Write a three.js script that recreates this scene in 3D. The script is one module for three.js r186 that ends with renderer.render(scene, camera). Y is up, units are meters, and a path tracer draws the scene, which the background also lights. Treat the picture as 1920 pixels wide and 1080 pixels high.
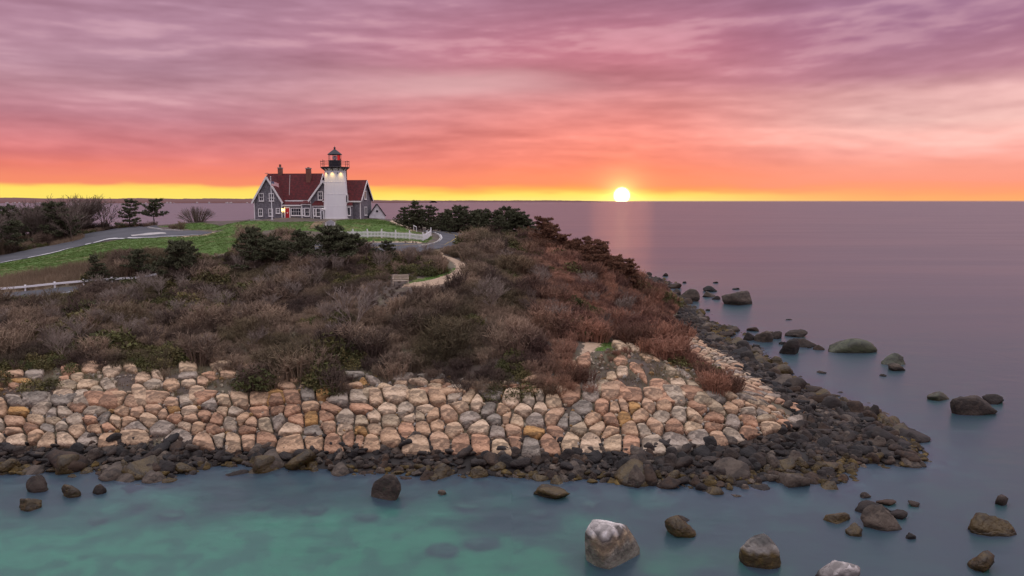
import * as THREE from 'three';
import { mergeGeometries } from 'three/addons/utils/BufferGeometryUtils.js';

// ---------- camera, sky, sun, exposure ----------
const scene = new THREE.Scene();
const camera = new THREE.PerspectiveCamera(42.18, 16 / 9, 0.5, 80000);
camera.position.set(0, 18.8, 0);
camera.rotation.x = -6.64 * Math.PI / 180;
const renderer = new THREE.WebGLRenderer();
renderer.toneMapping = THREE.LinearToneMapping;
renderer.toneMappingExposure = 1;
renderer.shadowMap.enabled = true;

const SUN_AZ = 8.3, SUN_EL = 0.42;                       // degrees to the right of straight ahead, above the horizon
const rad = Math.PI / 180;
const sun = new THREE.DirectionalLight(new THREE.Color().setRGB(1, 0.3, 0.14), 0.022);
sun.position.set(Math.sin(SUN_AZ * rad) * 300, Math.sin(1.1 * rad) * 300, -Math.cos(SUN_AZ * rad) * 300);
sun.castShadow = true; sun.shadow.radius = 9;
Object.assign(sun.shadow.camera, { left: -160, right: 160, top: 60, bottom: -60, near: 1, far: 700 });
scene.add(sun);

// ---------- small tools ----------
function rng(seed) { let s = seed | 0; return () => { s = (s + 0x6d2b79f5) | 0; let t = Math.imul(s ^ (s >>> 15), 1 | s); t = (t + Math.imul(t ^ (t >>> 7), 61 | t)) ^ t; return ((t ^ (t >>> 14)) >>> 0) / 4294967296; }; }
const clamp = (x, a = 0, b = 1) => Math.min(b, Math.max(a, x)), lerp = (a, b, t) => a + (b - a) * t;
const smooth = (a, b, x) => { const t = clamp((x - a) / (b - a)); return t * t * (3 - 2 * t); };
const hash2 = (x, y) => { let h = Math.imul(x, 374761393) + Math.imul(y, 668265263) | 0; h = Math.imul(h ^ (h >>> 13), 1274126177); return ((h ^ (h >>> 16)) >>> 0) / 4294967296; };
function vnoise(x, y, per = 0) {                          // value noise, 0..1; repeats after per cells if given
  let ix = Math.floor(x), iy = Math.floor(y); const fx = x - ix, fy = y - iy, u = fx * fx * (3 - 2 * fx), v = fy * fy * (3 - 2 * fy);
  const w = (a, b) => per ? hash2(((a % per) + per) % per, ((b % per) + per) % per) : hash2(a, b);
  return lerp(lerp(w(ix, iy), w(ix + 1, iy), u), lerp(w(ix, iy + 1), w(ix + 1, iy + 1), u), v);
}
function fbm(x, y, oct = 4, per = 0) { let s = 0, a = 0.5, n = 0; for (let i = 0; i < oct; i++) { s += a * vnoise(x, y, per); n += a; x = x * 2 + (per ? 0 : 17.3); y = y * 2 + (per ? 0 : 9.1); per *= 2; a *= 0.5; } return s / n; }
const s2l = (c) => { c /= 255; return c <= 0.04045 ? c / 12.92 : ((c + 0.055) / 1.055) ** 2.4; };
const lin = (r, g, b) => [s2l(r), s2l(g), s2l(b)];
const mixc = (a, b, t) => [lerp(a[0], b[0], t), lerp(a[1], b[1], t), lerp(a[2], b[2], t)];

{ // the evening sky: streaked cloud over a clear yellow band, the sun on the horizon
  const W = 4096, H = 2048, data = new Float32Array(W * H * 4);
  const EL = [0, 0.45, 0.78, 1.02, 1.26, 2.3, 3.2, 5.5, 7.4, 8.6, 11, 14.5, 22];
  const cols = (rows) => rows.map((c) => lin(...c));
  const LEFT = cols([[255, 228, 112], [255, 228, 106], [255, 226, 104], [255, 210, 100], [249, 144, 106], [242, 134, 116], [226, 130, 128], [200, 134, 146], [190, 136, 150], [184, 134, 152], [178, 128, 150], [178, 132, 156], [180, 144, 174]]);
  const MID = cols([[255, 238, 130], [255, 226, 105], [255, 170, 88], [255, 150, 94], [255, 145, 102], [253, 142, 112], [251, 142, 122], [247, 148, 138], [238, 150, 148], [214, 132, 140], [194, 112, 130], [174, 114, 138], [178, 136, 166]]);
  const RIGHT = cols([[255, 178, 110], [255, 166, 112], [255, 160, 118], [255, 158, 124], [254, 158, 132], [252, 162, 142], [248, 168, 156], [244, 190, 182], [232, 174, 172], [188, 126, 144], [164, 108, 136], [162, 116, 148], [172, 134, 168]]);
  const pick = (T, el) => { let k = 0; while (k < EL.length - 2 && el > EL[k + 1]) k++; return mixc(T[k], T[k + 1], clamp((el - EL[k]) / (EL[k + 1] - EL[k]))); };
  const AWAY = lin(178, 146, 172), HIGH = [1.64, 1.56, 1.74];
  const put = (i, c) => { data[i] = c[0]; data[i + 1] = c[1]; data[i + 2] = c[2]; data[i + 3] = 1; };
  for (let row = 0; row < H; row++) {
    const el = ((row + 0.5) / H - 0.5) * 180;
    for (let col = 0; col < W; col++) {
      const i = (row * W + col) * 4;
      if (el < -0.3) { put(i, [0.4, 0.2, 0.24]); continue; }
      let az = ((col + 0.5) / W - 0.25) * 360; if (az > 180) az -= 360;      // 0 straight ahead, right positive
      const d = az - SUN_AZ, e = Math.max(el, 0);
      // streaks: stretched noise, tilted a little, with slow warps
      const warp = fbm(az * 0.04 + 40, e * 0.1 + 7, 3) - 0.5, ex = e + warp * 3.2 - d * 0.045 * smooth(3, 12, e);
      const fade = smooth(60, 25, e), wrap = smooth(180, 165, Math.abs(az));
      const n1 = fbm(az * 0.045 + 11, ex * 0.42 + 3, 5) - 0.5, n2 = fbm(az * 0.16 + 71, ex * 1.3 + 5, 5) - 0.5, n3 = fbm(az * 0.5 + 5, ex * 3.0 + 1, 4) - 0.5;
      const n = (n1 * 1.3 + n2 * 0.7 + n3 * 0.5) * fade * wrap;
      const gap = e + n2 * 0.5 * smooth(0.5, 1.4, e) + (vnoise(az * 0.25 + 3, 2.5) - 0.5) * 0.3 + (vnoise(az * 0.7, e * 5) - 0.5) * 0.16; // ragged lower edge of the cloud
      const g = e < 2.6 ? Math.max(0, gap) : ex < 0 ? e : lerp(e, Math.max(2.6, e + warp * 1.6), smooth(2.6, 6, e));
      let c = d < 0 ? mixc(pick(MID, g), pick(LEFT, g), smooth(0, -34, d)) : mixc(pick(MID, g), pick(RIGHT, g), smooth(0, 20, d));
      c = mixc(c, AWAY, smooth(50, 110, Math.abs(d)) * smooth(0, 1, e + 1));
      const lum = 0.3 * c[0] + 0.5 * c[1] + 0.2 * c[2], soft = 0.12 * smooth(3, 9, e); c = mixc(c, [lum * 1.02, lum, lum * 1.04], soft);
      const amp = smooth(1.2, 4, e);
      const k = Math.exp(n * 0.62 * amp);
      c = [c[0] * k ** 0.85, c[1] * k ** 1.1, c[2] * k];
      const patch = Math.exp(-(((az + 5 + warp * 14) / 10) ** 2) - (((ex - 8.2 + n1 * 3) / 1.1) ** 2)); const light = clamp(smooth(0.14, 0.42, n) * 0.2 + patch * 0.55) * amp; c = mixc(c, [0.82, 0.5, 0.5], light * smooth(70, 20, Math.abs(d)));
      const up = smooth(16, 52, e); c = mixc(c, HIGH, up);
      const r = Math.hypot(d, el - SUN_EL);
      const ring = Math.hypot(d * 0.55, (el - SUN_EL) * 1.15);
      const glow = 1.1 * Math.exp(-r / 0.75) , wide = 0.16 * Math.exp(-ring / 4.2);
      c = [c[0] + glow * 1.3 + wide * 1.1, c[1] + glow * 1.0 + wide * 0.3, c[2] + glow * 0.28 + wide * 0.05];
      const disc = smooth(0.62, 0.46, r); c = mixc(c, [9, 6.5, 3.2], disc);
      put(i, c);
    }
  }
  const t = new THREE.DataTexture(data, W, H, THREE.RGBAFormat, THREE.FloatType);
  t.mapping = THREE.EquirectangularReflectionMapping; t.magFilter = t.minFilter = THREE.LinearFilter; t.needsUpdate = true;
  scene.background = t; scene.environment = t;
}

// ---------- naming ----------
const used = new Map();
function numbered(name) { const n = used.get(name) ?? 0; used.set(name, n + 1); return n ? `${name}_${String(n).padStart(3, '0')}` : name; }
function tag(o, label, category, group) { o.userData.label = label; o.userData.category = category; if (group) o.userData.group = group; return o; }
function shade(o) { o.traverse((m) => { if (m.isMesh) { m.castShadow = true; m.receiveShadow = true; } }); return o; }
function thing(name, label, category, x = 0, y = 0, z = 0, turn = 0, group) {
  const o = new THREE.Group(); o.name = numbered(name); o.position.set(x, y, z); o.rotation.y = turn; scene.add(o); return tag(o, label, category, group);
}
function part(name, geo, mat, parent) { const m = new THREE.Mesh(geo, mat); m.name = name; m.castShadow = m.receiveShadow = true; parent.add(m); return m; }
function setting(name, geo, mat, label, category) { const m = part(numbered(name), geo, mat, scene); m.userData.kind = 'structure'; if (label) tag(m, label, category); return m; }
function copyOf(o, label, group) { const c = o.clone(); c.name = numbered(o.name.replace(/_\d{3}$/, '')); scene.add(c); c.userData = { ...o.userData }; if (label) c.userData.label = label; if (group) c.userData.group = group; return c; }

// ---------- geometry builder: flat faces with uv in metres ----------
class GB {
  constructor() { this.p = []; this.n = []; this.t = []; }
  tri(a, b, c, na, nb, nc) {
    if (!na) { const u = [b[0] - a[0], b[1] - a[1], b[2] - a[2]], v = [c[0] - a[0], c[1] - a[1], c[2] - a[2]]; na = [u[1] * v[2] - u[2] * v[1], u[2] * v[0] - u[0] * v[2], u[0] * v[1] - u[1] * v[0]]; const l = Math.hypot(...na) || 1; na = na.map((q) => q / l); nb = nc = na; }
    const A = na.map(Math.abs), ax = A[1] > A[0] && A[1] > A[2] ? 1 : A[0] > A[2] ? 0 : 2;
    for (const [q, m] of [[a, na], [b, nb], [c, nc]]) { this.p.push(...q); this.n.push(...m); this.t.push(ax === 0 ? q[2] : q[0], ax === 1 ? q[2] : q[1]); }
    return this;
  }
  poly(pts) { for (let i = 1; i < pts.length - 1; i++) this.tri(pts[0], pts[i], pts[i + 1]); return this; }
  box(x0, x1, y0, y1, z0, z1) {
    const v = (a, b, c) => [a ? x1 : x0, b ? y1 : y0, c ? z1 : z0];
    return this.poly([v(0, 0, 1), v(1, 0, 1), v(1, 1, 1), v(0, 1, 1)]).poly([v(1, 0, 0), v(0, 0, 0), v(0, 1, 0), v(1, 1, 0)]).poly([v(1, 0, 1), v(1, 0, 0), v(1, 1, 0), v(1, 1, 1)])
      .poly([v(0, 0, 0), v(0, 0, 1), v(0, 1, 1), v(0, 1, 0)]).poly([v(0, 1, 1), v(1, 1, 1), v(1, 1, 0), v(0, 1, 0)]).poly([v(0, 0, 0), v(1, 0, 0), v(1, 0, 1), v(0, 0, 1)]);
  }
  hull8(q) { // eight corners: bottom ring 0-3 anticlockwise seen from above, top ring 4-7
    return this.poly([q[3], q[2], q[1], q[0]]).poly([q[4], q[5], q[6], q[7]]).poly([q[0], q[1], q[5], q[4]]).poly([q[1], q[2], q[6], q[5]]).poly([q[2], q[3], q[7], q[6]]).poly([q[3], q[0], q[4], q[7]]);
  }
  bar(a, b, w, h = w, up = [0, 1, 0]) { // a beam from a to b, w wide, h high
    const d = new THREE.Vector3(b[0] - a[0], b[1] - a[1], b[2] - a[2]).normalize(); let s = new THREE.Vector3().crossVectors(d, new THREE.Vector3(...up)); if (s.length() < 1e-4) s.set(1, 0, 0); s.normalize().multiplyScalar(w / 2);
    const u = new THREE.Vector3().crossVectors(s, d).normalize().multiplyScalar(h / 2);
    const c = (p, i, j) => [p[0] + s.x * i + u.x * j, p[1] + s.y * i + u.y * j, p[2] + s.z * i + u.z * j];
    const A = [c(a, -1, -1), c(a, 1, -1), c(a, 1, 1), c(a, -1, 1)], B = [c(b, -1, -1), c(b, 1, -1), c(b, 1, 1), c(b, -1, 1)];
    this.poly(A).poly([...B].reverse());
    for (let k = 0; k < 4; k++) this.poly([A[(k + 1) % 4], A[k], B[k], B[(k + 1) % 4]]);
    return this;
  }
  tube(a, b, r0, r1, k = 5) { // a tapered limb with smooth sides
    const d = new THREE.Vector3(b[0] - a[0], b[1] - a[1], b[2] - a[2]).normalize(), s = new THREE.Vector3().crossVectors(d, Math.abs(d.y) > 0.9 ? new THREE.Vector3(1, 0, 0) : new THREE.Vector3(0, 1, 0)).normalize(), u = new THREE.Vector3().crossVectors(d, s);
    const ring = []; for (let i = 0; i < k; i++) { const t = i / k * 2 * Math.PI; ring.push([s.x * Math.cos(t) + u.x * Math.sin(t), s.y * Math.cos(t) + u.y * Math.sin(t), s.z * Math.cos(t) + u.z * Math.sin(t)]); }
    const at = (p, q, r) => [p[0] + q[0] * r, p[1] + q[1] * r, p[2] + q[2] * r];
    for (let i = 0; i < k; i++) { const p = ring[i], q = ring[(i + 1) % k]; this.tri(at(a, p, r0), at(a, q, r0), at(b, q, r1), p, q, q); this.tri(at(a, p, r0), at(b, q, r1), at(b, p, r1), p, q, p); }
    return this;
  }
  add(g, m) { const q = (g.index ? g.toNonIndexed() : g.clone()); if (m) q.applyMatrix4(m); const P = q.attributes.position.array, N = q.attributes.normal.array, U = q.attributes.uv?.array; for (let i = 0; i < P.length; i++) { this.p.push(P[i]); this.n.push(N[i]); } for (let i = 0; i < P.length / 3 * 2; i++) this.t.push(U ? U[i] : 0); return this; }
  geo() { const g = new THREE.BufferGeometry(); g.setAttribute('position', new THREE.Float32BufferAttribute(this.p, 3)); g.setAttribute('normal', new THREE.Float32BufferAttribute(this.n, 3)); g.setAttribute('uv', new THREE.Float32BufferAttribute(this.t, 2)); return g; }
}
const M4 = (x, y, z, ry = 0, rx = 0, rz = 0, s = 1) => new THREE.Matrix4().compose(new THREE.Vector3(x, y, z), new THREE.Quaternion().setFromEuler(new THREE.Euler(rx, ry, rz)), new THREE.Vector3(s, s, s));

// ---------- textures ----------
function tex(size, fn, srgb = true, metres = 1) {
  const d = new Uint8Array(size * size * 4);
  for (let y = 0; y < size; y++) for (let x = 0; x < size; x++) { const c = fn(x / size, y / size), i = (y * size + x) * 4; for (let k = 0; k < 3; k++) d[i + k] = clamp(c[k]) * 255; d[i + 3] = 255; }
  const t = new THREE.DataTexture(d, size, size); t.wrapS = t.wrapT = THREE.RepeatWrapping; t.magFilter = t.minFilter = THREE.LinearFilter; if (srgb) t.colorSpace = THREE.SRGBColorSpace; t.repeat.set(1 / metres, 1 / metres); t.needsUpdate = true; return t;
}
const grey = (v) => [v, v, v];
const mottled = tex(256, (u, v) => grey(0.8 + 0.2 * fbm(u * 6, v * 6, 5, 6)), true, 2.2);
const rockTint = tex(512, (u, v) => { const a = fbm(u * 4, v * 4, 6, 4), b = fbm(u * 9 + 3, v * 9, 4, 9); const vein = smooth(0.035, 0.0, Math.abs(fbm(u * 3 + 1, v * 3, 4, 3) - 0.5)), k = (0.64 + 0.44 * smooth(0.25, 0.75, a) * (0.65 + 0.5 * b) + (hash2(u * 512 | 0, v * 512 | 0) - 0.5) * 0.16) * (1 - 0.2 * vein); return [k, k * 0.98, k * 0.95]; }, true, 1.6);
const rockBump = tex(512, (u, v) => grey(0.55 * fbm(u * 5, v * 5, 6, 5) + 0.45 * Math.min(1, Math.abs(fbm(u * 4 + 2, v * 4, 5, 4) - 0.5) * 5)), false, 1.6);
const shingleBump = tex(512, (u, v) => { const r = Math.floor(v * 16), f = v * 16 - r, c = Math.floor(u * 24 + (hash2(r, 7) * 24)), g = u * 24 + hash2(r, 7) * 24 - c; return grey(clamp((1 - f) * 0.8 + 0.1 - (g < 0.07 ? 0.25 : 0) + hash2(c % 24, r) * 0.12)); }, false, 2.4);
const shingleTint = tex(512, (u, v) => { const r = Math.floor(v * 16), f = v * 16 - r, s = u * 24 + hash2(r, 7) * 24, c = Math.floor(s), k = 0.62 + 0.26 * hash2(c % 24, r) + 0.12 * fbm(u * 12, v * 60, 3, 12) ; return [k, k * 0.995, k * 1.0]; }, true, 2.4);
const roofTint = tex(512, (u, v) => { const r = Math.floor(v * 18), s = u * 12 + (r % 2) * 0.5 + hash2(r, 3) * 0.2, c = Math.floor(s), k = 0.66 + 0.3 * hash2(c % 12, r + 40) + 0.1 * (vnoise(u * 128, v * 128, 128) - 0.5); return [k, k * 0.95, k * 0.95]; }, true, 3);
const grainTint = tex(256, (u, v) => { const k = 0.74 + 0.26 * fbm(u * 3, v * 40, 4, 40) ; return [k, k * 0.98, k * 0.95]; }, true, 1.2);
const asphaltTint = tex(512, (u, v) => { const k = 0.66 + 0.22 * fbm(u * 5, v * 5, 5, 5) + 0.14 * hash2(u * 512 | 0, v * 512 | 0); return grey(k); }, true, 9);
const sandTint = tex(256, (u, v) => { const k = 0.7 + 0.2 * fbm(u * 8, v * 8, 5, 8) + 0.1 * hash2(u * 256 | 0, v * 256 | 0); return [k, k * 0.97, k * 0.93]; }, true, 2.5);
const waterRuffle = tex(1024, (u, v) => grey(0.9 + 0.1 * smooth(0.3, 0.7, 0.55 * fbm(u * 3, v * 24, 4, 24) + 0.45 * fbm(u * 12 + 4, v * 70, 3, 70))), false, 420);
const waterBump = tex(1024, (u, v) => grey(0.55 * fbm(u * 10, v * 26, 3, 26) + 0.45 * fbm(u * 34 + 5, v * 60, 3, 60)), false, 60);

const M = (r, g, b, o = {}) => new THREE.MeshStandardMaterial({ color: new THREE.Color().setRGB(r, g, b), roughness: 0.85, ...o });
const mats = {
  white: M(0.93, 0.93, 0.93, { map: mottled, roughness: 0.55 }), trim: M(0.78, 0.77, 0.74, { roughness: 0.5 }), black: M(0.02, 0.02, 0.024, { roughness: 0.4 }),
  shingle: M(0.26, 0.25, 0.27, { map: shingleTint, bumpMap: shingleBump, bumpScale: 0.018 }), roof: M(0.115, 0.01, 0.012, { map: roofTint, roughness: 0.9 }),
  brick: M(0.24, 0.1, 0.07, { map: mottled }), brickCap: M(0.45, 0.4, 0.36, { map: mottled }), redDoor: M(0.4, 0.012, 0.018, { roughness: 0.4 }), glass: M(0.02, 0.022, 0.028, { roughness: 0.06 }),
  lantern: new THREE.MeshPhysicalMaterial({ color: 0xffffff, transmission: 1, roughness: 0.02, thickness: 0 }), redGlass: new THREE.MeshPhysicalMaterial({ color: new THREE.Color().setRGB(0.75, 0.03, 0.03), transmission: 0.7, roughness: 0.25, thickness: 0 }),
  lens: M(0.85, 0.85, 0.82, { roughness: 0.15 }), slate: M(0.03, 0.03, 0.036, { roughness: 0.75 }), iron: M(0.03, 0.022, 0.02, { roughness: 0.6 }), lead: M(0.3, 0.22, 0.2),
  wood: M(0.62, 0.55, 0.44, { map: grainTint }), greyWood: M(0.28, 0.23, 0.19, { map: grainTint }), stone: M(0.36, 0.31, 0.26, { map: rockTint, bumpMap: rockBump, bumpScale: 0.05 }),
  asphalt: M(0.075, 0.078, 0.088, { map: asphaltTint, roughness: 0.8 }), concrete: M(0.48, 0.46, 0.43, { map: mottled }), paintWhite: M(0.75, 0.75, 0.72, { map: mottled }), paintYellow: M(0.6, 0.4, 0.04, { map: mottled }), sand: M(0.5, 0.38, 0.27, { map: sandTint }),
  needles: M(0.07, 0.076, 0.034, { side: THREE.DoubleSide }), needlesDry: M(0.15, 0.07, 0.035, { side: THREE.DoubleSide }), bark: M(0.12, 0.09, 0.07, { map: grainTint }), paleBark: M(0.34, 0.28, 0.23, { map: grainTint }), twig: M(0.15, 0.115, 0.09), cabinet: M(0.8, 0.8, 0.8),
};

// ---------- terrain ----------
const CTRL = [
[-46.03,-50.98,-0.05],[-39.6,-50.46,-0.05],[-35.51,-49.95,-0.05],[-31.32,-50.98,-0.05],[-23.95,-48.95,-0.05],[-20.32,-51.84,-0.05],[-16.73,-51.41,-0.05],[-9.66,-50.15,-0.05],
[-2.21,-49.64,-0.05],[3.27,-48.95,-0.05],[8.58,-48.18,-0.05],[15.44,-47.25,-0.05],[21.87,-47.52,-0.05],[27.92,-50.98,-0.05],[30.89,-54.36,-0.05],[32,-59.58,-0.05],
[32.11,-65.87,-0.05],[29.91,-70.49,-0.05],[29.8,-79.36,-0.05],[30.72,-94.03,-0.05],[31.76,-106.99,-0.05],[30.64,-117.76,-0.05],[30.67,-132.91,-0.05],[31.63,-157.04,-0.05],
[34.69,-182.3,-0.05],[-48.05,-53.44,1],[-41.66,-53.32,1],[-37.81,-53.44,1],[-29.93,-53.44,1],[-22.01,-53.32,1],[-14.12,-53.2,1],[-6.22,-52.72,1],
[1.54,-52.25,1],[7.32,-52.25,1],[13.3,-53.08,1],[17.72,-54.69,1],[21.45,-57.22,1],[23.9,-60.3,1],[24.3,-67.13,1],[24.41,-76.13,1],
[24.06,-87.19,1],[23.38,-97.77,1],[22.69,-106.34,1],[-50.66,-56.74,3.5],[-44.01,-56.74,3.5],[-39.86,-56.74,3.5],[-31.73,-57.06,3.5],[-23.51,-57.38,3.5],
[-15.19,-57.7,3.5],[-6.79,-58.03,3.5],[1.71,-58.36,3.5],[8.18,-58.87,3.5],[13.77,-58.87,3.5],[17.5,-58.34,3.2],[20.17,-57.31,2.4],[-55.33,-62.29,4.7],
[-42.19,-60.31,4.7],[-34.47,-62.29,4.7],[-25.4,-62.29,4.7],[-15.82,-60.31,4.7],[-7.06,-60.48,4.3],[1.73,-59.37,4.3],[6.78,-62.02,4.3],[7.04,-64.65,5.6],
[10.81,-61.84,4.8],[15.82,-65.82,3.9],[18.48,-66.72,3.2],[18.28,-81.3,3.4],[-63.69,-72.12,6.2],[-50.91,-73.26,6],[-40.93,-69.69,5.6],[-34.73,-72.69,6.1],
[-27.63,-74.97,6.8],[-18.85,-72.47,7.2],[-20.95,-80.87,8.8],[-32.4,-88.31,8.2],[-10.62,-69.97,7.6],[-11.64,-77.13,10.1],[-8.86,-77.03,10],[-6.12,-85.25,10.6],
[-5.79,-91.74,10.9],[-9.62,-99.55,11.3],[-2.98,-68.72,7.8],[-3.34,-77.31,9.8],[2.15,-74.34,6.9],[2.61,-90.68,8.9],[3.44,-120.24,10],[4.41,-67.58,6],
[8.47,-83.87,6.6],[10.86,-78.99,5],[16.22,-102.36,5.4],[18.39,-90.81,3.6],[9.96,-139.34,9.6],[-1.12,-156.91,11.8],[-4.68,-109.05,11.6],[14.13,-115.74,7],
[19.57,-118.3,4.6],[19.83,-110,3.2],[-22.06,-102.9,12.3],[-17.15,-99.96,12.2],[-13.03,-101.32,12.4],[-10.57,-113.91,12.5],[-9.45,-132.5,12.7],[-12.59,-141.29,13.1],
[-25.15,-113.67,13],[-19.4,-113.29,13.1],[-13.5,-114.65,12.95],[-29.93,-116.56,13.6],[-34.19,-114.03,12.9],[-18.91,-87.95,11.1],[-27.09,-94.57,11.2],[-23.14,-125.02,15],
[-27.53,-120.79,14.7],[-19.39,-123.73,14.6],[-16.7,-123.33,14],[-33,-134,15.45],[-33,-139,15.5],[-33,-150,15.5],[-45,-138,15.45],[-50,-145,15.4],
[-24,-140,15.4],[-25,-150,15.2],[-40,-155,15.2],[-48,-132,15.1],[-69.59,-83.22,7.3],[-63.16,-91.39,7.3],[-55.2,-94.76,7.7],[-47.47,-100.15,8.3],
[-93.08,-111.91,8.6],[-81.1,-117.92,8.9],[-76.88,-124.99,10.1],[-72.61,-133.8,11.4],[-88.05,-152.43,12],[-82.18,-158,13.1],[-64.16,-134.3,13],[-52.85,-127.77,13.1],
[-80.79,-162.03,13.3],[-54.39,-141.41,14],[-43.33,-104.5,11.9],[-55.37,-101.66,9.9],[-38.01,-98.38,11.6],[-100,-140,9.3],[-85,-150,12],[-75,-158,13],
[-115,-130,8.2],[-130,-100,7.6],[-150,-140,8.6],[-62,-152,14.75],[-72,-152,13.9],[-54,-152,15],[-60,-168,12],[-40,-172,11.5],
[-20,-170,11],[-90,-175,8],[-120,-175,6],[-100,-200,0.5],[-60,-195,2],[-30,-195,2],[0,-160,10.6],[5,-180,6.5],
[-8,-195,1],[15,-165,6],[25,-180,2.5],[30,-190,0],[-100,-215,-2],[-60,-212,-2],[-30,-212,-2],[0,-210,-2],
[25,-205,-2],[-150,-200,0],[-150,-180,4],[-190,-190,0],[-190,-100,6.5],[-190,-60,3],[-190,-45,-1],[-160,-50,0],
[-160,-57,3.4],[-60,-49.5,-0.05],[-60,-53,1],[-60,-57.5,3.5],[-60,-60.5,4.5],[-60,-45,-1],[-60,-36,-1.4],[-60,-75,6],
[-85,-49.5,-0.05],[-85,-53,1],[-85,-57.5,3.5],[-85,-60.5,4.5],[-85,-45,-1],[-85,-36,-1.4],[-85,-75,6],[-110,-49.5,-0.05],
[-110,-53,1],[-110,-57.5,3.5],[-110,-60.5,4.5],[-110,-45,-1],[-110,-36,-1.4],[-110,-75,6],[-135,-49.5,-0.05],[-135,-53,1],
[-135,-57.5,3.5],[-135,-60.5,4.5],[-135,-45,-1],[-135,-36,-1.4],[-135,-75,6],[-33.65,-47.12,-0.8],[-22.96,-46.73,-1],[-12.91,-48.26,-0.9],
[-2.12,-47.6,-1],[8.31,-46.49,-0.9],[18.65,-46.35,-1.2],[27.35,-49.73,-1.5],[36.42,-58.69,-2],[41.97,-71.5,-2.2],[42.53,-84.44,-2.2],[45.7,-106.72,-2.2],
[48.64,-137.47,-2.2],[49.09,-174.95,-2.2],[50.99,-208.91,-2.5],[-27.77,-38.42,-1.4],[-16.28,-38.61,-1.5],[-1.78,-39.37,-1.9],[10.27,-40.13,-2.3],[29.35,-41.47,-3],
[41.21,-57.91,-3.5],[68.27,-99.65,-4.5],[77.85,-145.56,-4.5],[84.58,-217.99,-5],[80,-60,-5],[90,-110,-6],[90,-180,-7],[70,-230,-7],
[0,-240,-6],[-100,-250,-6],[-200,-240,-6],[-120,-25,-2],[-60,0,-2.5],[0,10,-3.5],[60,0,-5],[-220,-30,-3]
];
const solved = (() => { // height surface through the surveyed points
  const n = CTRL.length, m = n + 1, A = [];
  for (let i = 0; i < n; i++) { const r = new Float64Array(m + 1); for (let j = 0; j < n; j++) r[j] = Math.sqrt((CTRL[i][0] - CTRL[j][0]) ** 2 + (CTRL[i][1] - CTRL[j][1]) ** 2 + 4) - (i === j ? 0.25 : 0); r[n] = 1; r[m] = CTRL[i][2]; A.push(r); }
  const last = new Float64Array(m + 1).fill(1); last[n] = 0; last[m] = 0; A.push(last);
  for (let c = 0; c < m; c++) { let p = c; for (let r = c + 1; r < m; r++) if (Math.abs(A[r][c]) > Math.abs(A[p][c])) p = r; [A[c], A[p]] = [A[p], A[c]]; for (let r = c + 1; r < m; r++) { const f = A[r][c] / A[c][c]; if (f) for (let k = c; k <= m; k++) A[r][k] -= f * A[c][k]; } }
  const x = new Float64Array(m); for (let r = m - 1; r >= 0; r--) { let s = A[r][m]; for (let k = r + 1; k < m; k++) s -= A[r][k] * x[k]; x[r] = s / A[r][r]; } return x;
})();
function rawHeight(x, z) {
  const k = smooth(150, 260, Math.hypot(x + 50, z + 110)); if (k >= 1) return -8;
  let e = solved[CTRL.length]; for (let i = 0; i < CTRL.length; i++) e += solved[i] * Math.sqrt((x - CTRL[i][0]) ** 2 + (z - CTRL[i][1]) ** 2 + 4);
  e += (fbm(x * 0.35, z * 0.35, 3) - 0.5) * 0.3 * smooth(0.5, 4, e);
  return lerp(e, -8, k);
}
// grid lines: even near by, stretching to the horizon
function lines(a, b, step) { const v = []; for (let q = a; q <= b + 1e-6; q += step) v.push(q); let s = step, lo = a, hi = b; while (hi < 20000) { s *= 1.7; lo -= s; hi += s; v.unshift(lo); v.push(hi); } return v; }
const GX = lines(-150, 66, 0.75), GZ = lines(-228, -18, 0.75), GH = new Float32Array(GX.length * GZ.length);
for (let j = 0; j < GZ.length; j++) for (let i = 0; i < GX.length; i++) GH[j * GX.length + i] = rawHeight(GX[i], GZ[j]);
const I0 = GX.findIndex((v) => Math.abs(v + 150) < 1e-6), J0 = GZ.findIndex((v) => Math.abs(v + 228) < 1e-6);
function height(x, z) { const fx = (x + 150) / 0.75 + I0, fz = (z + 228) / 0.75 + J0, i = Math.floor(fx), j = Math.floor(fz); if (i < I0 || j < J0 || x > 65 || z > -19) return rawHeight(x, z); const a = fx - i, b = fz - j, w = GX.length, h = (p, q) => GH[q * w + p]; return a + b <= 1 ? h(i, j) + (h(i + 1, j) - h(i, j)) * a + (h(i, j + 1) - h(i, j)) * b : h(i + 1, j + 1) + (h(i, j + 1) - h(i + 1, j + 1)) * (1 - a) + (h(i + 1, j) - h(i + 1, j + 1)) * (1 - b); }
const boxes = new Map();
const inside = (poly, x, z) => { let q = boxes.get(poly); if (!q) { q = [1e9, -1e9, 1e9, -1e9]; for (const [a, b] of poly) { q[0] = Math.min(q[0], a); q[1] = Math.max(q[1], a); q[2] = Math.min(q[2], b); q[3] = Math.max(q[3], b); } boxes.set(poly, q); } if (x < q[0] || x > q[1] || z < q[2] || z > q[3]) return false; let c = false; for (let i = 0, j = poly.length - 1; i < poly.length; j = i++) { const [xi, zi] = poly[i], [xj, zj] = poly[j]; if ((zi > z) !== (zj > z) && x < (xj - xi) * (z - zi) / (zj - zi) + xi) c = !c; } return c; };

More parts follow.
